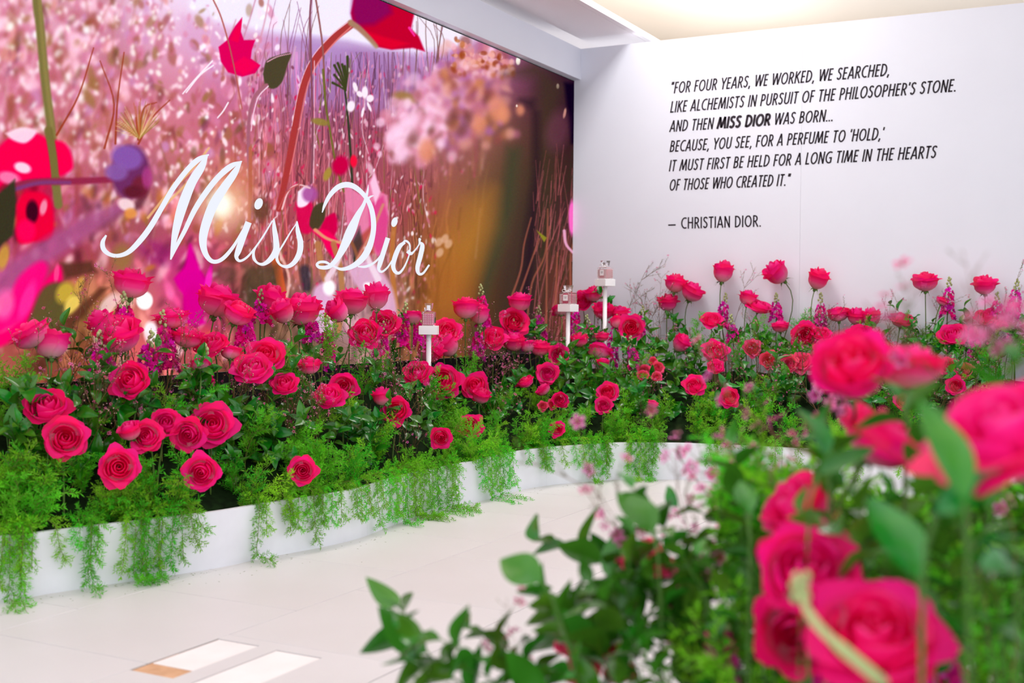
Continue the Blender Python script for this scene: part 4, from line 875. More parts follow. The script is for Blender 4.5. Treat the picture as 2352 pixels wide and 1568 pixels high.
vis = np.where((EPX > -60) & (EPX < 2500) & (EDGE[:, 1] > 2.3))[0]
def edge_at(px):
    i = vis[np.argmin(abs(EPX[vis]-px))]; j = vis[min(np.searchsorted(vis, i)+1, len(vis)-1)]
    t = 0 if EPX[j] == EPX[i] else np.clip((px-EPX[i])/(EPX[j]-EPX[i]), -.5, .5)
    return EDGE[i]+(EDGE[j]-EDGE[i])*t, EN[i]
TRAIL = [(5,'l'),(22,'x'),(38,'l'),(55,'m'),(70,'m'),(20,'m'),(45,'x'),(185,'s'),(200,'l'),(208,'x'),(225,'m'),(295,'l'),(305,'x'),(318,'l'),(330,'l'),(340,'x'),(362,'l'),(375,'x'),(395,'l'),(410,'l'),(592,'x'),(600,'m'),(660,'m'),(710,'l'),(740,'m'),(775,'m'),(820,'m'),(850,'l'),(880,'l'),(893,'l'),(905,'l'),(915,'x'),(925,'l'),(935,'x'),(945,'l'),(955,'x'),(965,'x'),(975,'l'),(985,'x'),(995,'x'),(1005,'l'),(1015,'x'),(1025,'x'),(1035,'l'),(1045,'x'),(1100,'m'),(1110,'l'),(1118,'x'),(1128,'l'),(1136,'x'),(1145,'l'),(1155,'l'),(1165,'l'),(1235,'m'),(1250,'m'),(1280,'m'),(1345,'l'),(1355,'m'),(1365,'x'),(1372,'l'),(1382,'m'),(1392,'l'),(1400,'m'),(1445,'m'),(1455,'l'),(1465,'l'),(1475,'x'),(1485,'l'),(1495,'l'),(1505,'x'),(1515,'m'),(1640,'m'),(1650,'l'),(1662,'m'),(1680,'l'),(1720,'m'),(1780,'l'),(1830,'m'),(1900,'m'),(1980,'l'),(2080,'m'),(2180,'m'),(2290,'m')]
TRAIL += [(640,'s'),(660,'s'),(680,'m'),(695,'s'),(725,'m'),(755,'m'),(805,'m'),(835,'m'),(865,'m'),(425,'m'),(440,'s'),(110,'m'),(1205,'s'),(1262,'m'),(1310,'m'),(1330,'m'),(1240,'s')]
TRAIL.sort()
for k, (px, ty) in enumerate(TRAIL):
    q, n_ = edge_at(px+random.uniform(-3, 3)); d_ = random.uniform(0, .012)
    add_frond(random.choice(TR[ty]), (q[0]+n_[0]*d_, q[1]+n_[1]*d_, PH), math.atan2(n_[1], n_[0])+random.gauss(0, .15), random.uniform(.92, 1.03), f'feathery fern frond trailing over the planter edge, {nth(k+1)} from left', 'trailing fern fronds')
def add_fern(p, ang, scale, nf, label, group, spread=.7, ground=None):
    """a small fern plant: several fronds from one crown"""
    root = thing('fern_plant', label, 'foliage', tuple(np.array(p)*S), group)
    for j in range(nf):
        me2 = random.choice(BUSH); mm = Matrix.Rotation(ang+(j-(nf-1)/2)*spread+random.gauss(0, .2), 4, 'Z') @ Matrix.Rotation(random.uniform(-.45, .4), 4, 'Y') @ Matrix.Rotation(random.uniform(-.4, .4), 4, 'Z') @ Matrix.Scale(scale*random.uniform(.8, 1.2), 4)
        f_ = link('frond', me2[0], root, mm); nd = link('needles', me2[1], f_); nd['kind'] = 'stuff'
    stalk(root, p, bed_ground(p) if ground is None else ground, M_fernstem, .002)
    return root
CUSH = sorted([random.uniform(-40, 1720) for k in range(62)]+[random.uniform(1700, 2450) for k in range(10)])
for k, px in enumerate(CUSH):                          # cushion of fern behind the edge
    q, n_ = edge_at(px); din = abs(random.gauss(0, .13))+.03
    if px > 1150: din *= 1.5
    p = q-n_*din; d = edge_dist(p[None])[0]; z = mound(p, d)
    add_fern((p[0], p[1], z), math.atan2(n_[1], n_[0])+random.gauss(0, .5), random.uniform(.85, 1.3), 3, f'bushy bright green fern behind the planter edge, {nth(k+1)} from left', 'fern cushion')
TUFT = sorted([(20,850),(35,880),(660,850),(740,800),(1380,840),(1395,855),(1605,770),(1595,790),(1830,740),(1845,740),(2090,760),(2330,795)]+bed_px(20)+bed_px(20, 1330)+bed_px(12, 2352, 2660))
for k, (x, y) in enumerate(TUFT):
    P, d = bed_hit(x, y, .07); add_fern((P[0], P[1], P[2]-.12), random.uniform(-2, .5), 1.2, 2, f'feathery green fern rising among the roses, {nth(k+1)} from left', 'fern among the roses', 1.2)

# ------------------------------------------------------------------ waxflower twigs
def wax_flower(m, c_, nrm, r, mi=0):
    Fq = frame(nrm, random.uniform(0, 6)); c_ = Vector(c_)
    for k in range(5):
        a0 = k*1.2566; pts = []; aa = []
        for rr, da, zz, av in ((.12, 0, 0, .05), (.7, -.42, .12, .6), (1.0, -.25, .2, .95), (1.0, .25, .2, .95), (.7, .42, .12, .6)):
            pts.append(c_+(Fq @ Vector((math.cos(a0+da)*rr*r, math.sin(a0+da)*rr*r, zz*r)))); aa.append(av)
        m.add(pts, [(0, 1, 2, 3, 4)], aa, mi)
def twig_proto(seed, L_=.34, fine=True):
    random.seed(seed); st = MB(); nd = MB(); fl = MB(); tips = []
    def br(o, d, L0, lev, r):
        n = 4; pts = [Vector(o)]; dd = Vector(d)
        for i in range(n):
            dd = (dd+Vector((random.gauss(0, .09), random.gauss(0, .09), random.gauss(.02, .06)))).normalized(); pts.append(pts[-1]+dd*L0/n)
        st.tube(pts, [r*(1-.5*i/n) for i in range(n+1)], 4 if lev else 5, False)
        if lev < 2:
            for k in range(5 if lev == 0 else 3):
                i = random.randint(1 if lev == 0 else 1, n); side = Vector((random.gauss(0, 1), random.gauss(0, 1), random.gauss(0, .4))).normalized()
                br(pts[i], (dd*.9+side*.55).normalized(), L0*random.uniform(.35, .55), lev+1, r*.6)
        if lev >= 1:
            for i in range(26 if lev == 2 else 12):
                t = random.random(); j = min(int(t*n), n-1); q = pts[j].lerp(pts[j+1], t*n-j); needle(nd, q, dd+Vector((random.gauss(0, .7), random.gauss(0, .7), random.gauss(0, .5))), random.uniform(.007, .013), .0012)
            tips.append((pts[-1], dd))
    br((0, 0, 0), (0, 0, 1), L_, 0, .0017)
    return st, nd, tips
TWIGS = []
for s in range(5):
    st, nd, tips = twig_proto(200+s); fl = MB()
    for q, d in tips:
        for j in range(2):
            if random.random() < .55: wax_flower(fl, q+Vector([random.gauss(0, .006) for _ in '123']), (d+Vector([random.gauss(0, .6) for _ in '123'])).normalized(), random.uniform(.0045, .0075), 0)
            else:
                c_ = q+Vector([random.gauss(0, .008) for _ in '123']); r = .0022; fl.add([c_+Vector(t)*r for t in ((1, 0, 0), (-1, 0, 0), (0, 1, 0), (0, -1, 0), (0, 0, 1), (0, 0, -1))], [(0, 2, 4), (2, 1, 4), (1, 3, 4), (3, 0, 4), (2, 0, 5), (1, 2, 5), (3, 1, 5), (0, 3, 5)], None, 1)
    TWIGS.append((st.mesh('stem', [M_twig]), nd.mesh('needles', [M_heath], False), fl.mesh('blossoms', [M_wax, M_bud], False)))
random.seed(9)
def add_twig(base, axis, scale, label, group):
    t = random.choice(TWIGS); root = thing('waxflower_twig', label, 'flower', tuple(np.array(base)*S), group); mm = frame(axis, random.uniform(0, 6)) @ Matrix.Scale(scale, 4)
    link('stem', t[0], root, mm)
    for nm, q in (('needles', t[1]), ('blossoms', t[2])): link(nm, q, root, mm)['kind'] = 'stuff'
    stalk(root, base, bed_ground(base), M_twig, .0017*scale, axis)
WX = [(165,840),(150,880),(180,780),(200,950),(240,900),(215,930),(180,1000),(250,960),(280,900),(200,720),(440,880),(410,900),(450,930),(360,930),(400,860),(680,930),(700,960),(720,980),(690,900),(740,950),(850,850),(880,880),(830,830),(870,820),(900,860),(930,900),(890,920),(950,920),(860,980),(930,1000),(960,1010),(910,1010),(1000,830),(1060,820),(1090,830),(1130,850),(1150,880),(1160,930),(1140,950),(1110,860),(1180,840),(1210,820),(1250,780),(1270,770),(1300,840),(1330,800),(1480,690),(1500,720),(1470,730),(1520,730),(1490,750),(1540,720),(1460,680),(1420,850),(1600,830),(1670,870),(1650,880),(1690,890),(1640,900),(1700,880),(1690,690),(1830,800),(1950,790),(2020,760),(2040,740),(2140,760),(2240,760),(2330,700),(2310,740),(540,870),(600,900),(500,860),(640,800),(330,800),(1385,740),(1215,730)]
WX += bed_px(36)+bed_px(24, 1350)+bed_px(8, 2352, 2660)
WX.sort()
for k, (x, y) in enumerate(WX):
    P, d = bed_hit(x, y, .07); ax = UP+rng.normal(0, .25, 3)+np.array([.15, -.15, 0]); ax /= np.linalg.norm(ax); sc = random.uniform(.8, 1.15)
    base = P-ax*.27*sc; base[1] = min(base[1], YW-.04); base[0] = max(base[0], XS+.04); base[2] = max(base[2], .15)
    if edge_dist(base[None, :2])[0] < .03: base[:2] = P[:2]
    add_twig(base, ax, sc, f'wiry brown waxflower twig with tiny pink blossoms, {nth(k+1)} from left in the long bed', 'waxflower twigs in the long bed')

# ------------------------------------------------------------------ stock spikes
def floret(seed):
    r_ = random.Random(seed); m = MB()
    for k in range(9):
        a0 = k*2.4; rr = .010+.007*(k/9); el = .2+.9*(1-k/9); pts = []
        for u in (-.8, -.3, .3, .8):
            for v_ in (0, .55, 1):
                w_ = .0075*v_; x = rr*v_*math.cos(el); z = rr*v_*math.sin(el)+.0025*math.sin(u*7+k)*v_
                pts.append((x*math.cos(a0)-u*w_*math.sin(a0), x*math.sin(a0)+u*w_*math.cos(a0), z))
        m.add(pts, [(i*3+j, i*3+j+1, i*3+j+4, i*3+j+3) for i in range(3) for j in range(2)])
    return m.mesh('floret', [M_stock])
FLOR = [floret(s) for s in range(3)]
def ball(m, c_, r, mi=0):
    v = [(0, 0, 1)]+[(math.cos(a)*.9, math.sin(a)*.9, .35) for a in np.arange(6)*1.047]+[(math.cos(a+.5)*.9, math.sin(a+.5)*.9, -.4) for a in np.arange(6)*1.047]+[(0, 0, -1)]
    m.add([(c_[0]+q[0]*r, c_[1]+q[1]*r, c_[2]+q[2]*r*1.3) for q in v], [(0, 1+i, 1+(i+1) % 6) for i in range(6)]+[(1+i, 7+i, 7+(i+1) % 6, 1+(i+1) % 6) for i in range(6)]+[(13, 7+(i+1) % 6, 7+i) for i in range(6)], None, mi)
BUDS = MB()
for k in range(9): ball(BUDS, (math.cos(k*2.4)*.009*(1-k/12), math.sin(k*2.4)*.009*(1-k/12), k*.004), .0042)
BUDM = BUDS.mesh('bud_tip', [M_sbud])
def add_stock(top, axis, height, n, base, label, group, sc=1.0):
    """top: tip of the spike (u); height of flowering part (u)"""
    top = np.array(top, float); axis = np.array(axis, float)/np.linalg.norm(axis)
    root = thing('stock_spike', label, 'flower', tuple(np.array(base)*S), group); b0 = top-axis*height-base
    st = MB(); pts = np.vstack([bez(np.zeros(3), UP*np.linalg.norm(b0)*.5, b0-axis*.1, b0, 6), (top-base)[None]])*S; st.tube(pts, [.0035]*6+[.002], 6); st.obj('stem', M_leafstem, root, True)
    for k in range(n):
        t = k/(n-1); az = k*2.4; e1 = Vector(axis).orthogonal().normalized(); e2 = Vector(axis).cross(e1); out = e1*math.cos(az)+e2*math.sin(az)
        p = Vector((top-axis*height*(1-t*.86)-base)*S)+out*(.017*sc*(1-.45*t)); link('floret', random.choice(FLOR), root, Matrix.Translation(p) @ frame(out+Vector(axis)*.5, random.uniform(0, 6)) @ Matrix.Scale(sc*(1.05-.4*t)*random.uniform(.85, 1.2), 4))
    link('bud_tip', BUDM, root, Matrix.Translation(Vector((top-axis*.012-base)*S)) @ frame(axis) @ Matrix.Scale(sc, 4))
STK = [(375,742,110,20),(345,790,80,14),(285,700,60,12),(565,730,70,14),(600,690,50,9),(470,820,50,10),(752,750,95,20),(715,735,50,12),(930,715,80,16),(960,735,60,12),(1105,672,80,16),(1100,760,60,14),(1238,720,60,14),(1320,690,95,20),(1350,740,50,10),(1415,740,100,18),(1475,720,60,14),(1885,690,80,18),(2180,655,75,14),(1783,690,50,12),(1665,690,60,14),(1680,740,50,12),(2335,660,70,12),(2290,690,45,9),(1450,790,60,12),(1180,750,50,10),(880,760,60,12),(230,790,60,12),(2240,770,60,12)]
STK.sort()
for k, (x, y, h_, n) in enumerate(STK):
    P, d = bed_hit(x, y); P = P-ray(x, y)*.05; dep = (P-[0, 0, 1.0]) @ MC[2]; d0 = edge_dist(P[None, :2])[0]; base = np.array([min(max(P[0], XS+.06), 1.5), min(P[1], YW-.06), mound(P, max(d0, .05))-.01])
    add_stock(P, UP+rng.normal(0, .12, 3), h_*dep/FPX, int(n*1.5), base, f'magenta stock flower spike, {nth(k+1)} from left in the long bed', 'stock spikes in the long bed', 1.75)

# ------------------------------------------------------------------ perfume bottles on pedestals
M_white = mat('white_lacquer', rgb(252, 251, 254), 0.35, 0.4)
def glassmat(name, col, rough=0.03):
    m_ = bpy.data.materials.new(name); m_.use_nodes = True; b_ = m_.node_tree.nodes['Principled BSDF']; b_.inputs['Base Color'].default_value = (*col, 1); b_.inputs['Transmission Weight'].default_value = .92; b_.inputs['Roughness'].default_value = rough; b_.inputs['IOR'].default_value = 1.3; return m_
M_glass = glassmat('clear_glass', (1, 1, 1)); M_silver = mat('silver_collar', rgb(225, 222, 228), .25, .6, metal=.8); M_lab = mat('paper_label', rgb(250, 246, 250), .6, .2); M_rib = mat('white_ribbon', rgb(250, 248, 250), .5, .3); M_print = mat('grey_print', rgb(120, 100, 115), .6, .2)
def bottle(px, py, depth, rot, liquid, label, wide, plate_label):
    """px,py: centre of the pedestal plate top"""
    P = at_depth(px, py, depth); a = .052*S; ph = .05*S
    pt = thing('display_pedestal', plate_label, 'pedestal', (P[0]*S, P[1]*S, .2*S), 'perfume pedestals'); top = P[2]*S-.2*S
    mb = MB(); mb.bevel_box(-a, a, -a, a, top-ph, top, .0015); o_ = mb.obj('plate', M_white, pt); o_.rotation_euler[2] = rot
    mb = MB(); mb.tube([(0, 0, 0), (0, 0, top-ph)], .0148*S, 14); mb.obj('post', M_white, pt, True)
    bt = thing('perfume_bottle', label, 'bottle', (P[0]*S, P[1]*S, P[2]*S+.0005), 'perfume bottles'); bt.rotation_euler[2] = rot
    w_, d_, h_ = .050*S*wide, .036*S, .082*S
    Ml = mat('perfume_'+liquid[0], liquid[1], .25, .4, trans=.2)
    mb = MB(); mb.bevel_box(-w_, w_, -d_, d_, 0, h_, .004); mb.obj('glass_body', M_glass, bt)
    mb = MB(); mb.bevel_box(-w_*.88, w_*.88, -d_*.84, d_*.84, .006*S, h_*.86, .003); mb.obj('perfume', Ml, bt)
    mb = MB(); mb.box(-w_*.36, w_*.42, -d_-.0012, -d_-.0002, h_*.30, h_*.80); lb = mb.obj('paper_label', M_lab, bt)
    mb = MB()
    for z_, x0_, x1_ in ((.60, -.2, .26), (.50, -.12, .18)): mb.box(w_*x0_, w_*x1_, -d_-.0016, -d_-.0013, h_*z_, h_*(z_+.035))
    mb.obj('print', M_print, lb)
    mb = MB(); n = 6                                  # woven houndstooth relief left and right of the label and on the sides
    for i in range(n):
        for j in range(6):
            for (sx, lo, hi) in ((0, -.95, -.45), (1, .5, .95)):
                x_ = w_*(lo+(hi-lo)*(i+.2)/n); z_ = h_*(.1+.78*j/6); q = w_*.05; y_ = -d_-.0009
                mb.add([(x_, y_, z_), (x_+q, y_, z_+q*.3), (x_+q*1.6, y_, z_+h_*.09), (x_+q*.5, y_, z_+h_*.07)], [(0, 1, 2, 3)])
            for sgn in (-1, 1):
                y_ = d_*(-.85+1.7*(i+.2)/n); z_ = h_*(.1+.78*j/6); q = d_*.09; x_ = sgn*(w_+.0009)
                mb.add([(x_, y_, z_), (x_, y_+q, z_+q*.3), (x_, y_+q*1.6, z_+h_*.09), (x_, y_+q*.5, z_+h_*.07)], [(0, 1, 2, 3)])
    hp = mb.obj('houndstooth_relief', M_rib, bt); hp['kind'] = 'stuff'
    mb = MB(); mb.tube([(0, 0, h_), (0, 0, h_+.014*S)], .014*S, 12); mb.obj('collar', M_silver, bt, True)
    zc = h_+.014*S; mb = MB(); v = [(sx*(.021+.006*k)*S, sy*(.017+.005*k)*S, zc+k*.034*S) for k in (0, 1) for sx, sy in ((-1, -1), (1, -1), (1, 1), (-1, 1))]; mb.add(v, [(0, 3, 2, 1), (4, 5, 6, 7)]+[(i, (i+1) % 4, 4+(i+1) % 4, 4+i) for i in range(4)]); cp_ = mb.obj('glass_cap', M_glass, bt)
    mb = MB(); mb.box(-.012*S, .012*S, -.010*S, .010*S, zc, zc+.022*S); mb.obj('inner_cap', M_silver, cp_)
    mb = MB(); zr = h_+.006*S                          # bow: two loops and two tails
    for sg in (-1, 1):
        lp = [(0, -.018*S, zr), (sg*.018*S, -.022*S, zr+.014*S), (sg*.036*S, -.02*S, zr+.010*S), (sg*.03*S, -.02*S, zr-.002*S), (0, -.019*S, zr)]; mb.tube(catmull(lp, 4), .0022, 5); mb.tube([(0, -.019*S, zr), (sg*.02*S, -.026*S, zr-.012*S), (sg*.026*S, -.034*S, zr-.02*S)], .0016, 4)
    ball(mb, (0, -.02*S, zr), .004); mb.obj('ribbon_bow', M_rib, bt, True)
bottle(985, 748, 6.85, -1.15, ('magenta', rgb(240, 70, 150)), 'tall magenta perfume bottle with houndstooth glass on the lowest pedestal', .8, 'white square pedestal lowest and furthest left among the roses')
bottle(1305, 699, 8.15, -.15, ('crimson', rgb(226, 30, 100)), 'crimson perfume bottle with white bow on the middle pedestal', 1.0, 'white square pedestal in the middle, just right of the screen edge')
bottle(1390, 641, 8.45, -.35, ('rose', rgb(246, 170, 182)), 'pale rose perfume bottle on the tallest pedestal before the wall', 1.0, 'tallest white square pedestal standing before the blank wall')

# ------------------------------------------------------------------ foreground bed, out of focus
def fg(x, y, d): return at_depth(x, y, d)
def fg_base(P):
    v = P[:2]-FGC; q = np.array([v@FW/.62, v@RT/.88]); n_ = np.linalg.norm(q)
    if n_ > .8: v = v*.8/n_
    b_ = np.array([*(FGC+v), .2]); return b_
FGR = [(1955,848,1.7,'h','g',.088),(2085,832,1.75,'o','u',.11),(2310,985,1.2,'F','l',.135),(2025,1005,1.75,'o','r',.12),(1838,1165,1.7,'h','l',.088),(1858,1310,1.5,'o','f',.125),(2010,1450,1.35,'F','g',.125),(1562,1440,2.0,'b','u',.07),(2120,1540,1.75,'o','r',.12),(1830,1450,1.6,'h','d',.09)]
WHERE = ['upper of the blurred pair', 'right of the blurred pair', 'huge at the right frame edge', 'under the blurred pair', 'beside the pale arching leaf', 'at the centre of the near bouquet', 'lowest large bloom', 'small and apart at lower left', 'cut by the bottom frame edge', 'tucked under the central bloom']
for (x, y, d, o, code, dia), w_ in zip(FGR, WHERE):
    P = fg(x, y, d); add_rose(P, dia, o, code, f'blurred pink rose in the nearest bed, {w_}', 'roses in the nearest bed', fg_base(P))
for k, (x, y, d) in enumerate([(1310,1480,1.95),(1350,1520,1.9),(1400,1500,1.95),(1425,1540,1.9),(1440,1275,2.05),(1490,1262,2.1),(1320,1545,1.9),(1520,1300,2.0)]):
    P = fg(x, y, d); add_rose(P, .042, 'F', 'g', f'blurred small coral spray rose, {nth(k+1)} in the nearest bed', 'near spray roses', fg_base(P), True, name='spray_rose')
# sprigs: from base pixel to tip pixel at a depth
FGS = [((1180,1640,1.8),(800,1475,1.95),1.0),((1330,1640,1.8),(1040,1440,1.95),1.0),((1500,1600,1.8),(1190,1330,2.0),1.0),((1560,1560,1.8),(1230,1250,2.1),.9),((1600,1500,1.9),(1420,1150,2.1),1.0),((1560,1450,1.9),(1350,1220,2.1),.9),((1640,1500,1.9),(1520,1230,2.1),.9),((1750,1400,1.8),(1650,1220,2.0),.95),
 ((1960,1390,1.6),(1870,1060,1.75),.9),((2000,1360,1.6),(1960,1120,1.8),.9),((2260,1400,1.3),(2150,950,1.4),1.1),((2300,1500,1.3),(2330,1200,1.35),1.0),((2200,1500,1.4),(2080,1180,1.5),1.1),((2250,1600,1.4),(2190,1300,1.45),1.1),((2100,1400,1.6),(2010,1130,1.7),1.0),((2340,1640,1.3),(2330,1400,1.3),1.0),((1700,1640,1.8),(1600,1400,1.8),.9),((1450,1640,1.8),(1360,1440,1.9),1.0),
 ((1250,1660,1.8),(1130,1500,1.85),1.0),((1720,1560,1.7),(1740,1300,1.8),.9),((1900,1500,1.6),(1930,1230,1.7),1.0),((2150,1640,1.5),(2160,1450,1.5),1.0),((1050,1680,1.85),(930,1520,1.9),.9),((1480,1700,1.8),(1250,1520,1.8),1.0),((1800,1300,1.8),(1700,1130,1.95),.9),((2280,1250,1.4),(2240,1080,1.45),1.0),((2100,1300,1.6),(2160,1120,1.6),.9),((1620,1350,1.9),(1560,1180,2.1),.85),((2050,1640,1.55),(1960,1560,1.6),1.0),((1560,1640,1.75),(1480,1500,1.8),1.0)]
frr = random.Random(5)
for k in range(34):                                      # the dense green behind the near blooms
    x = frr.uniform(1560, 2400); y = frr.uniform(1150, 1540); d_ = frr.uniform(1.85, 2.12); FGS.append(((x+frr.gauss(0, 40), y+170, d_-.08), (x, y, d_), 1.0))
for k in range(30):
    x = frr.uniform(1730, 2400); y = frr.uniform(1140, 1500); d_ = frr.uniform(2.0, 2.3); FGS.append(((x+frr.gauss(0, 60), y+150, d_-.05), (x, y, d_), 1.1))
for k in range(8):
    x = frr.uniform(1180, 1560); y = frr.uniform(1330, 1540); FGS.append(((x+60, y+170, 1.85), (x, y, 1.95), 1.0))
for k, (a, b_, sc) in enumerate(sorted(FGS, key=lambda q: q[1][0])):
    A_, B_ = fg(*a), fg(*b_); ax = (B_-A_); L_ = np.linalg.norm(ax); ax /= L_
    add_sprig(A_, ax, min(max(L_*S/.25, .7), 1.15)*sc, f'blurred glossy green leaf sprig, {nth(k+1)} from left in the nearest bed', 'leaf sprigs in the nearest bed', ground=fg_base(A_))
def broad_leaf(b_, t_, wr, face, label, v):
    A_, B_ = fg(*b_), fg(*t_); X = Vector(B_-A_); L_ = X.length*S; X.normalize(); Z_ = Vector(face); Z_ = (Z_-X*Z_.dot(X)).normalized(); Y_ = Z_.cross(X); me_ = LEAVES[v]
    root = thing('broad_leaf', label, 'foliage', tuple(A_*S), 'broad leaves in the nearest bed'); base = fg_base(A_); st = MB(); st.tube(bez(np.zeros(3), X*-.03, np.array(base-A_)*S*.6, np.array(base-A_)*S, 7), .0022, 5); st.obj('leaf_stalk', M_leafstem, root, True)
    l0 = (.085, .075, .094, .066)[v]; w0 = (.046, .044, .048, .038)[v]; link('blade', me_, root, Matrix((X, Y_, Z_)).transposed().to_4x4() @ Matrix.Diagonal((L_/l0, L_*wr/w0, L_/l0*.7, 1)))
BK = -Vector(MC[2])
broad_leaf((2215,1150,1.12), (2120,895,1.2), .33, BK*.5+Vector((0, 0, .8)), 'broad grey-glinting leaf reaching up beside the huge rose at the right edge', 2)
broad_leaf((2150,1180,1.15), (2320,1060,1.15), .36, BK*.8+Vector((0, 0, .6)), 'broad dark leaf pointing right under the huge rose', 0)
broad_leaf((1898,1045,1.55), (1842,915,1.6), .42, BK+Vector((.4, 0, .2)), 'upright green leaf standing alone left of the tilted rose bud', 1)
broad_leaf((1880,1090,1.5), (2010,1020,1.5), .34, BK*.7+Vector((0, 0, .7)), 'narrow green leaf crossing below the tilted rose bud', 0)
broad_leaf((1500,1225,1.85), (1422,1120,1.9), .60, BK*.5+Vector((0, 0, .9)), 'pale glinting leaf above the coral spray roses', 3)
broad_leaf((1245,1335,1.8), (1138,1272,1.85), .62, BK+Vector((0, 0, .4)), 'ovate green leaf over the bare floor left of the bouquet', 1)
broad_leaf((1720,1180,1.7), (1700,1095,1.75), .5, BK+Vector((0, 0, .2)), 'small pointed leaf left of the side-on rose', 3)
broad_leaf((2330,1300,1.2), (2262,1290,1.15), .5, BK*.6+Vector((0, 0, .8)), 'pale leaf cut off by the right frame edge', 3)
broad_leaf((2110,1330,1.3), (2000,1120,1.4), .42, BK+Vector((0, 0, .5)), 'large dark leaf between the central and right blooms', 2)
# near waxflower twigs, each blossom its own part
BLM = []
for s in range(3):
    m = MB(); wax_flower(m, (0, 0, 0), Vector((0, 0, 1)), 1.0); ball(m, (0, 0, .05), .16); BLM.append(m.mesh('blossom', [M_wax]))
FGT = []
for s in range(3): FGT.append(twig_proto(300+s, .30))
FGTM = [(st.mesh('stem', [M_twig]), nd.mesh('needles', [M_heath], False), tips) for st, nd, tips in FGT]
random.seed(31)
def near_twig(a, b_, label, dens=1.0, size=.0105, v=None):
    A_, B_ = fg(*a), fg(*b_); ax = B_-A_; L_ = np.linalg.norm(ax); ax /= L_; st, nd, tips = FGTM[random.randrange(3) if v is None else v]
    root = thing('waxflower_twig', label, 'flower', tuple(A_*S), 'waxflower twigs in the nearest bed'); sc = L_*S/.42; mm = frame(ax, random.uniform(0, 6)) @ Matrix.Scale(sc, 4); link('stem', st, root, mm); link('needles', nd, root, mm)['kind'] = 'stuff'; stalk(root, A_, fg_base(A_), M_twig, .0017*sc, ax)
    for q, d in tips:
        for j in range(2):
            if random.random() < dens*.6: link('blossom', random.choice(BLM), root, Matrix.Translation((mm @ q)+Vector([random.gauss(0, .008) for _ in '123'])) @ frame((mm.to_3x3() @ d).normalized()+Vector([random.gauss(0, .7) for _ in '123'])-Vector(MC[2])*.5) @ Matrix.Scale(size*random.uniform(.7, 1.2), 4))
TW = [((1790,1280,2.15),(1670,1000,2.45),1.6),((1760,1300,2.15),(1620,990,2.45),1.6),((1820,1260,2.15),(1740,1010,2.45),1.6),((1780,1320,2.15),(1650,1050,2.4),1.6),((1800,1340,2.1),(1710,1090,2.4),1.6),((1800,1300,2.2),(1640,950,2.4),1.0),((1820,1250,2.2),(1720,960,2.4),1.0),((1850,1200,2.2),(1770,860,2.3),.9),((1800,1250,2.2),(1600,1040,2.4),1.0),((1760,1330,2.2),(1690,1060,2.4),1.0),((1900,1150,2.0),(1690,780,2.2),.8),((1860,1250,2.2),(1700,1090,2.4),1.0),((1640,1330,2.0),(1440,980,2.0),.4),((1600,1350,2.0),(1210,1040,2.0),.3),((2340,900,1.5),(2130,560,1.5),.5),((2200,900,1.6),(1900,600,1.6),.15),((2352,850,1.5),(2230,690,1.6),1.0),((1500,1350,2.0),(1310,1140,2.0),.3),((2000,1000,2.0),(1870,870,2.1),1.0),((1700,1400,2.0),(1560,1210,2.0),.9),((1240,1600,1.9),(1090,1370,2.0),.25),((2230,1250,1.6),(2120,1080,1.8),.7)]
for k, (a, b_, dn) in enumerate(sorted(TW, key=lambda q: q[1][0])):
    near_twig(a, b_, f'blurred pink waxflower twig, {nth(k+1)} from left in the nearest bed', dn)
for k, (x, y, d, h_, n) in enumerate([(1655,1440,1.85,.10,18),(1900,1500,1.6,.12,18),(1590,1275,2.05,.07,12),(2060,1560,1.7,.1,14),(2150,1480,1.7,.08,10)]):
    P = fg(x, y, d); add_stock(P, UP+rng.normal(0, .2, 3), h_, n, fg_base(P), f'blurred magenta stock spike, {nth(k+1)} in the nearest bed', 'near stock spikes', 1.25)
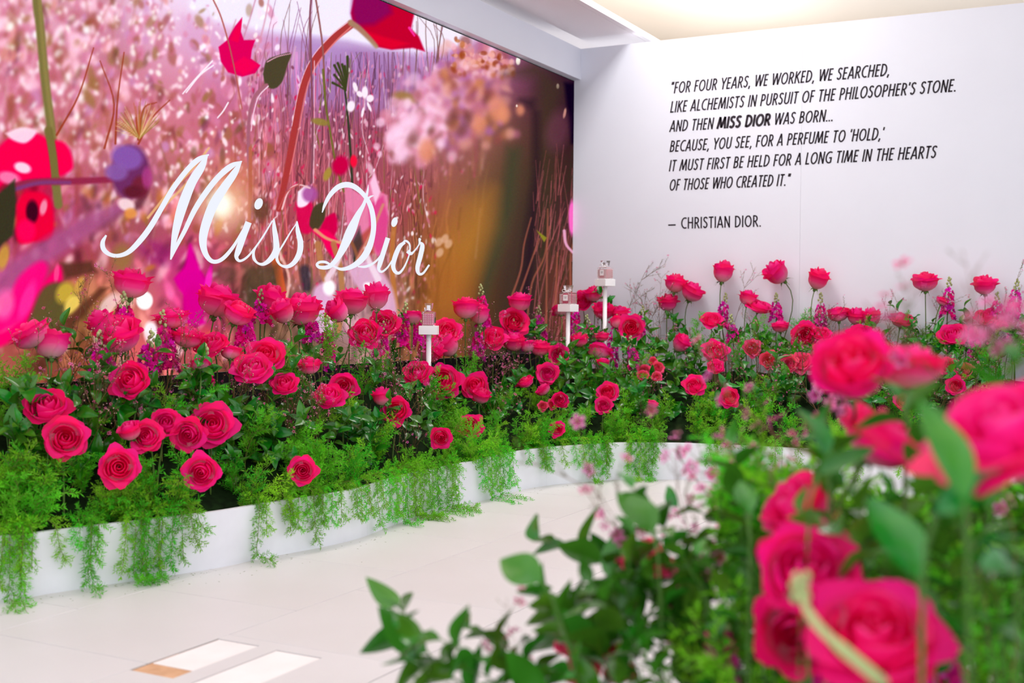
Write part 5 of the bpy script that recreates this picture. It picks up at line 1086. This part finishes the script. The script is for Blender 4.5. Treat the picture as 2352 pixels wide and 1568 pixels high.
# pale bent stem with a bud
A_, B_, C_, D_ = fg(2030, 1570, 1.2), fg(1930, 1480, 1.18), fg(1850, 1440, 1.2), fg(1838, 1350, 1.22)
bs = thing('bent_bud_stem', 'pale green bent stem with a bud crossing the nearest roses', 'flower', tuple(A_*S)); m = MB(); m.tube(bez(np.zeros(3), (B_-A_)*S, (C_-A_)*S, (D_-A_)*S, 12), [.006]*5+[.0045]*4+[.0035]*3, 8); m.obj('stem', M_sbud, bs, True)
m = MB()
for k in range(10): ball(m, tuple((D_-A_)*S+np.array([math.cos(k*2.4)*.006, math.sin(k*2.4)*.006, .012-.0025*k])), .0042)
m.obj('bud_cluster', M_sbud, bs, True)
pf = []
for k in range(14):                                     # fern deep in the near bed
    an = random.uniform(0, 6.28); r = random.random()**.5*.75; pf.append(FGC+FW*.62*r*math.sin(an)+RT*.88*r*math.cos(an))
for k in range(16): pf.append(fg(random.uniform(1740, 2380), random.uniform(1150, 1480), random.uniform(1.95, 2.25)))
pf.sort(key=lambda p: project([p[0], p[1], .3])[0])
for k, p in enumerate(pf): add_fern((p[0], p[1], p[2]-.14 if len(p) > 2 else .30), random.uniform(0, 6.28), random.uniform(1.3, 1.9), 3, f'blurred green fern low in the nearest bed, {nth(k+1)} from left', 'fern in the nearest bed', ground=fg_base(np.array([p[0], p[1], .3])))
# needles fallen on the floor along the planter
fn = MB(); random.seed(3)
for k in range(150):
    q, n_ = edge_at(random.uniform(-20, 1500)); d_ = .02+abs(random.gauss(0, .10)); p = (q+n_*d_)*S; a = random.uniform(0, 6.28); L_ = random.uniform(.006, .016)
    fn.add([(p[0], p[1], .0006), (p[0]+math.cos(a+.12)*L_*.5, p[1]+math.sin(a+.12)*L_*.5, .0016), (p[0]+math.cos(a)*L_, p[1]+math.sin(a)*L_, .0006), (p[0]+math.cos(a-.12)*L_*.5, p[1]+math.sin(a-.12)*L_*.5, .0008)], [(0, 1, 2, 3)])
o = fn.obj('fallen_needles', M_fernstem); o['kind'] = 'stuff'; tag(o, 'scattered fallen fern needles on the floor along the planter', 'plant litter')
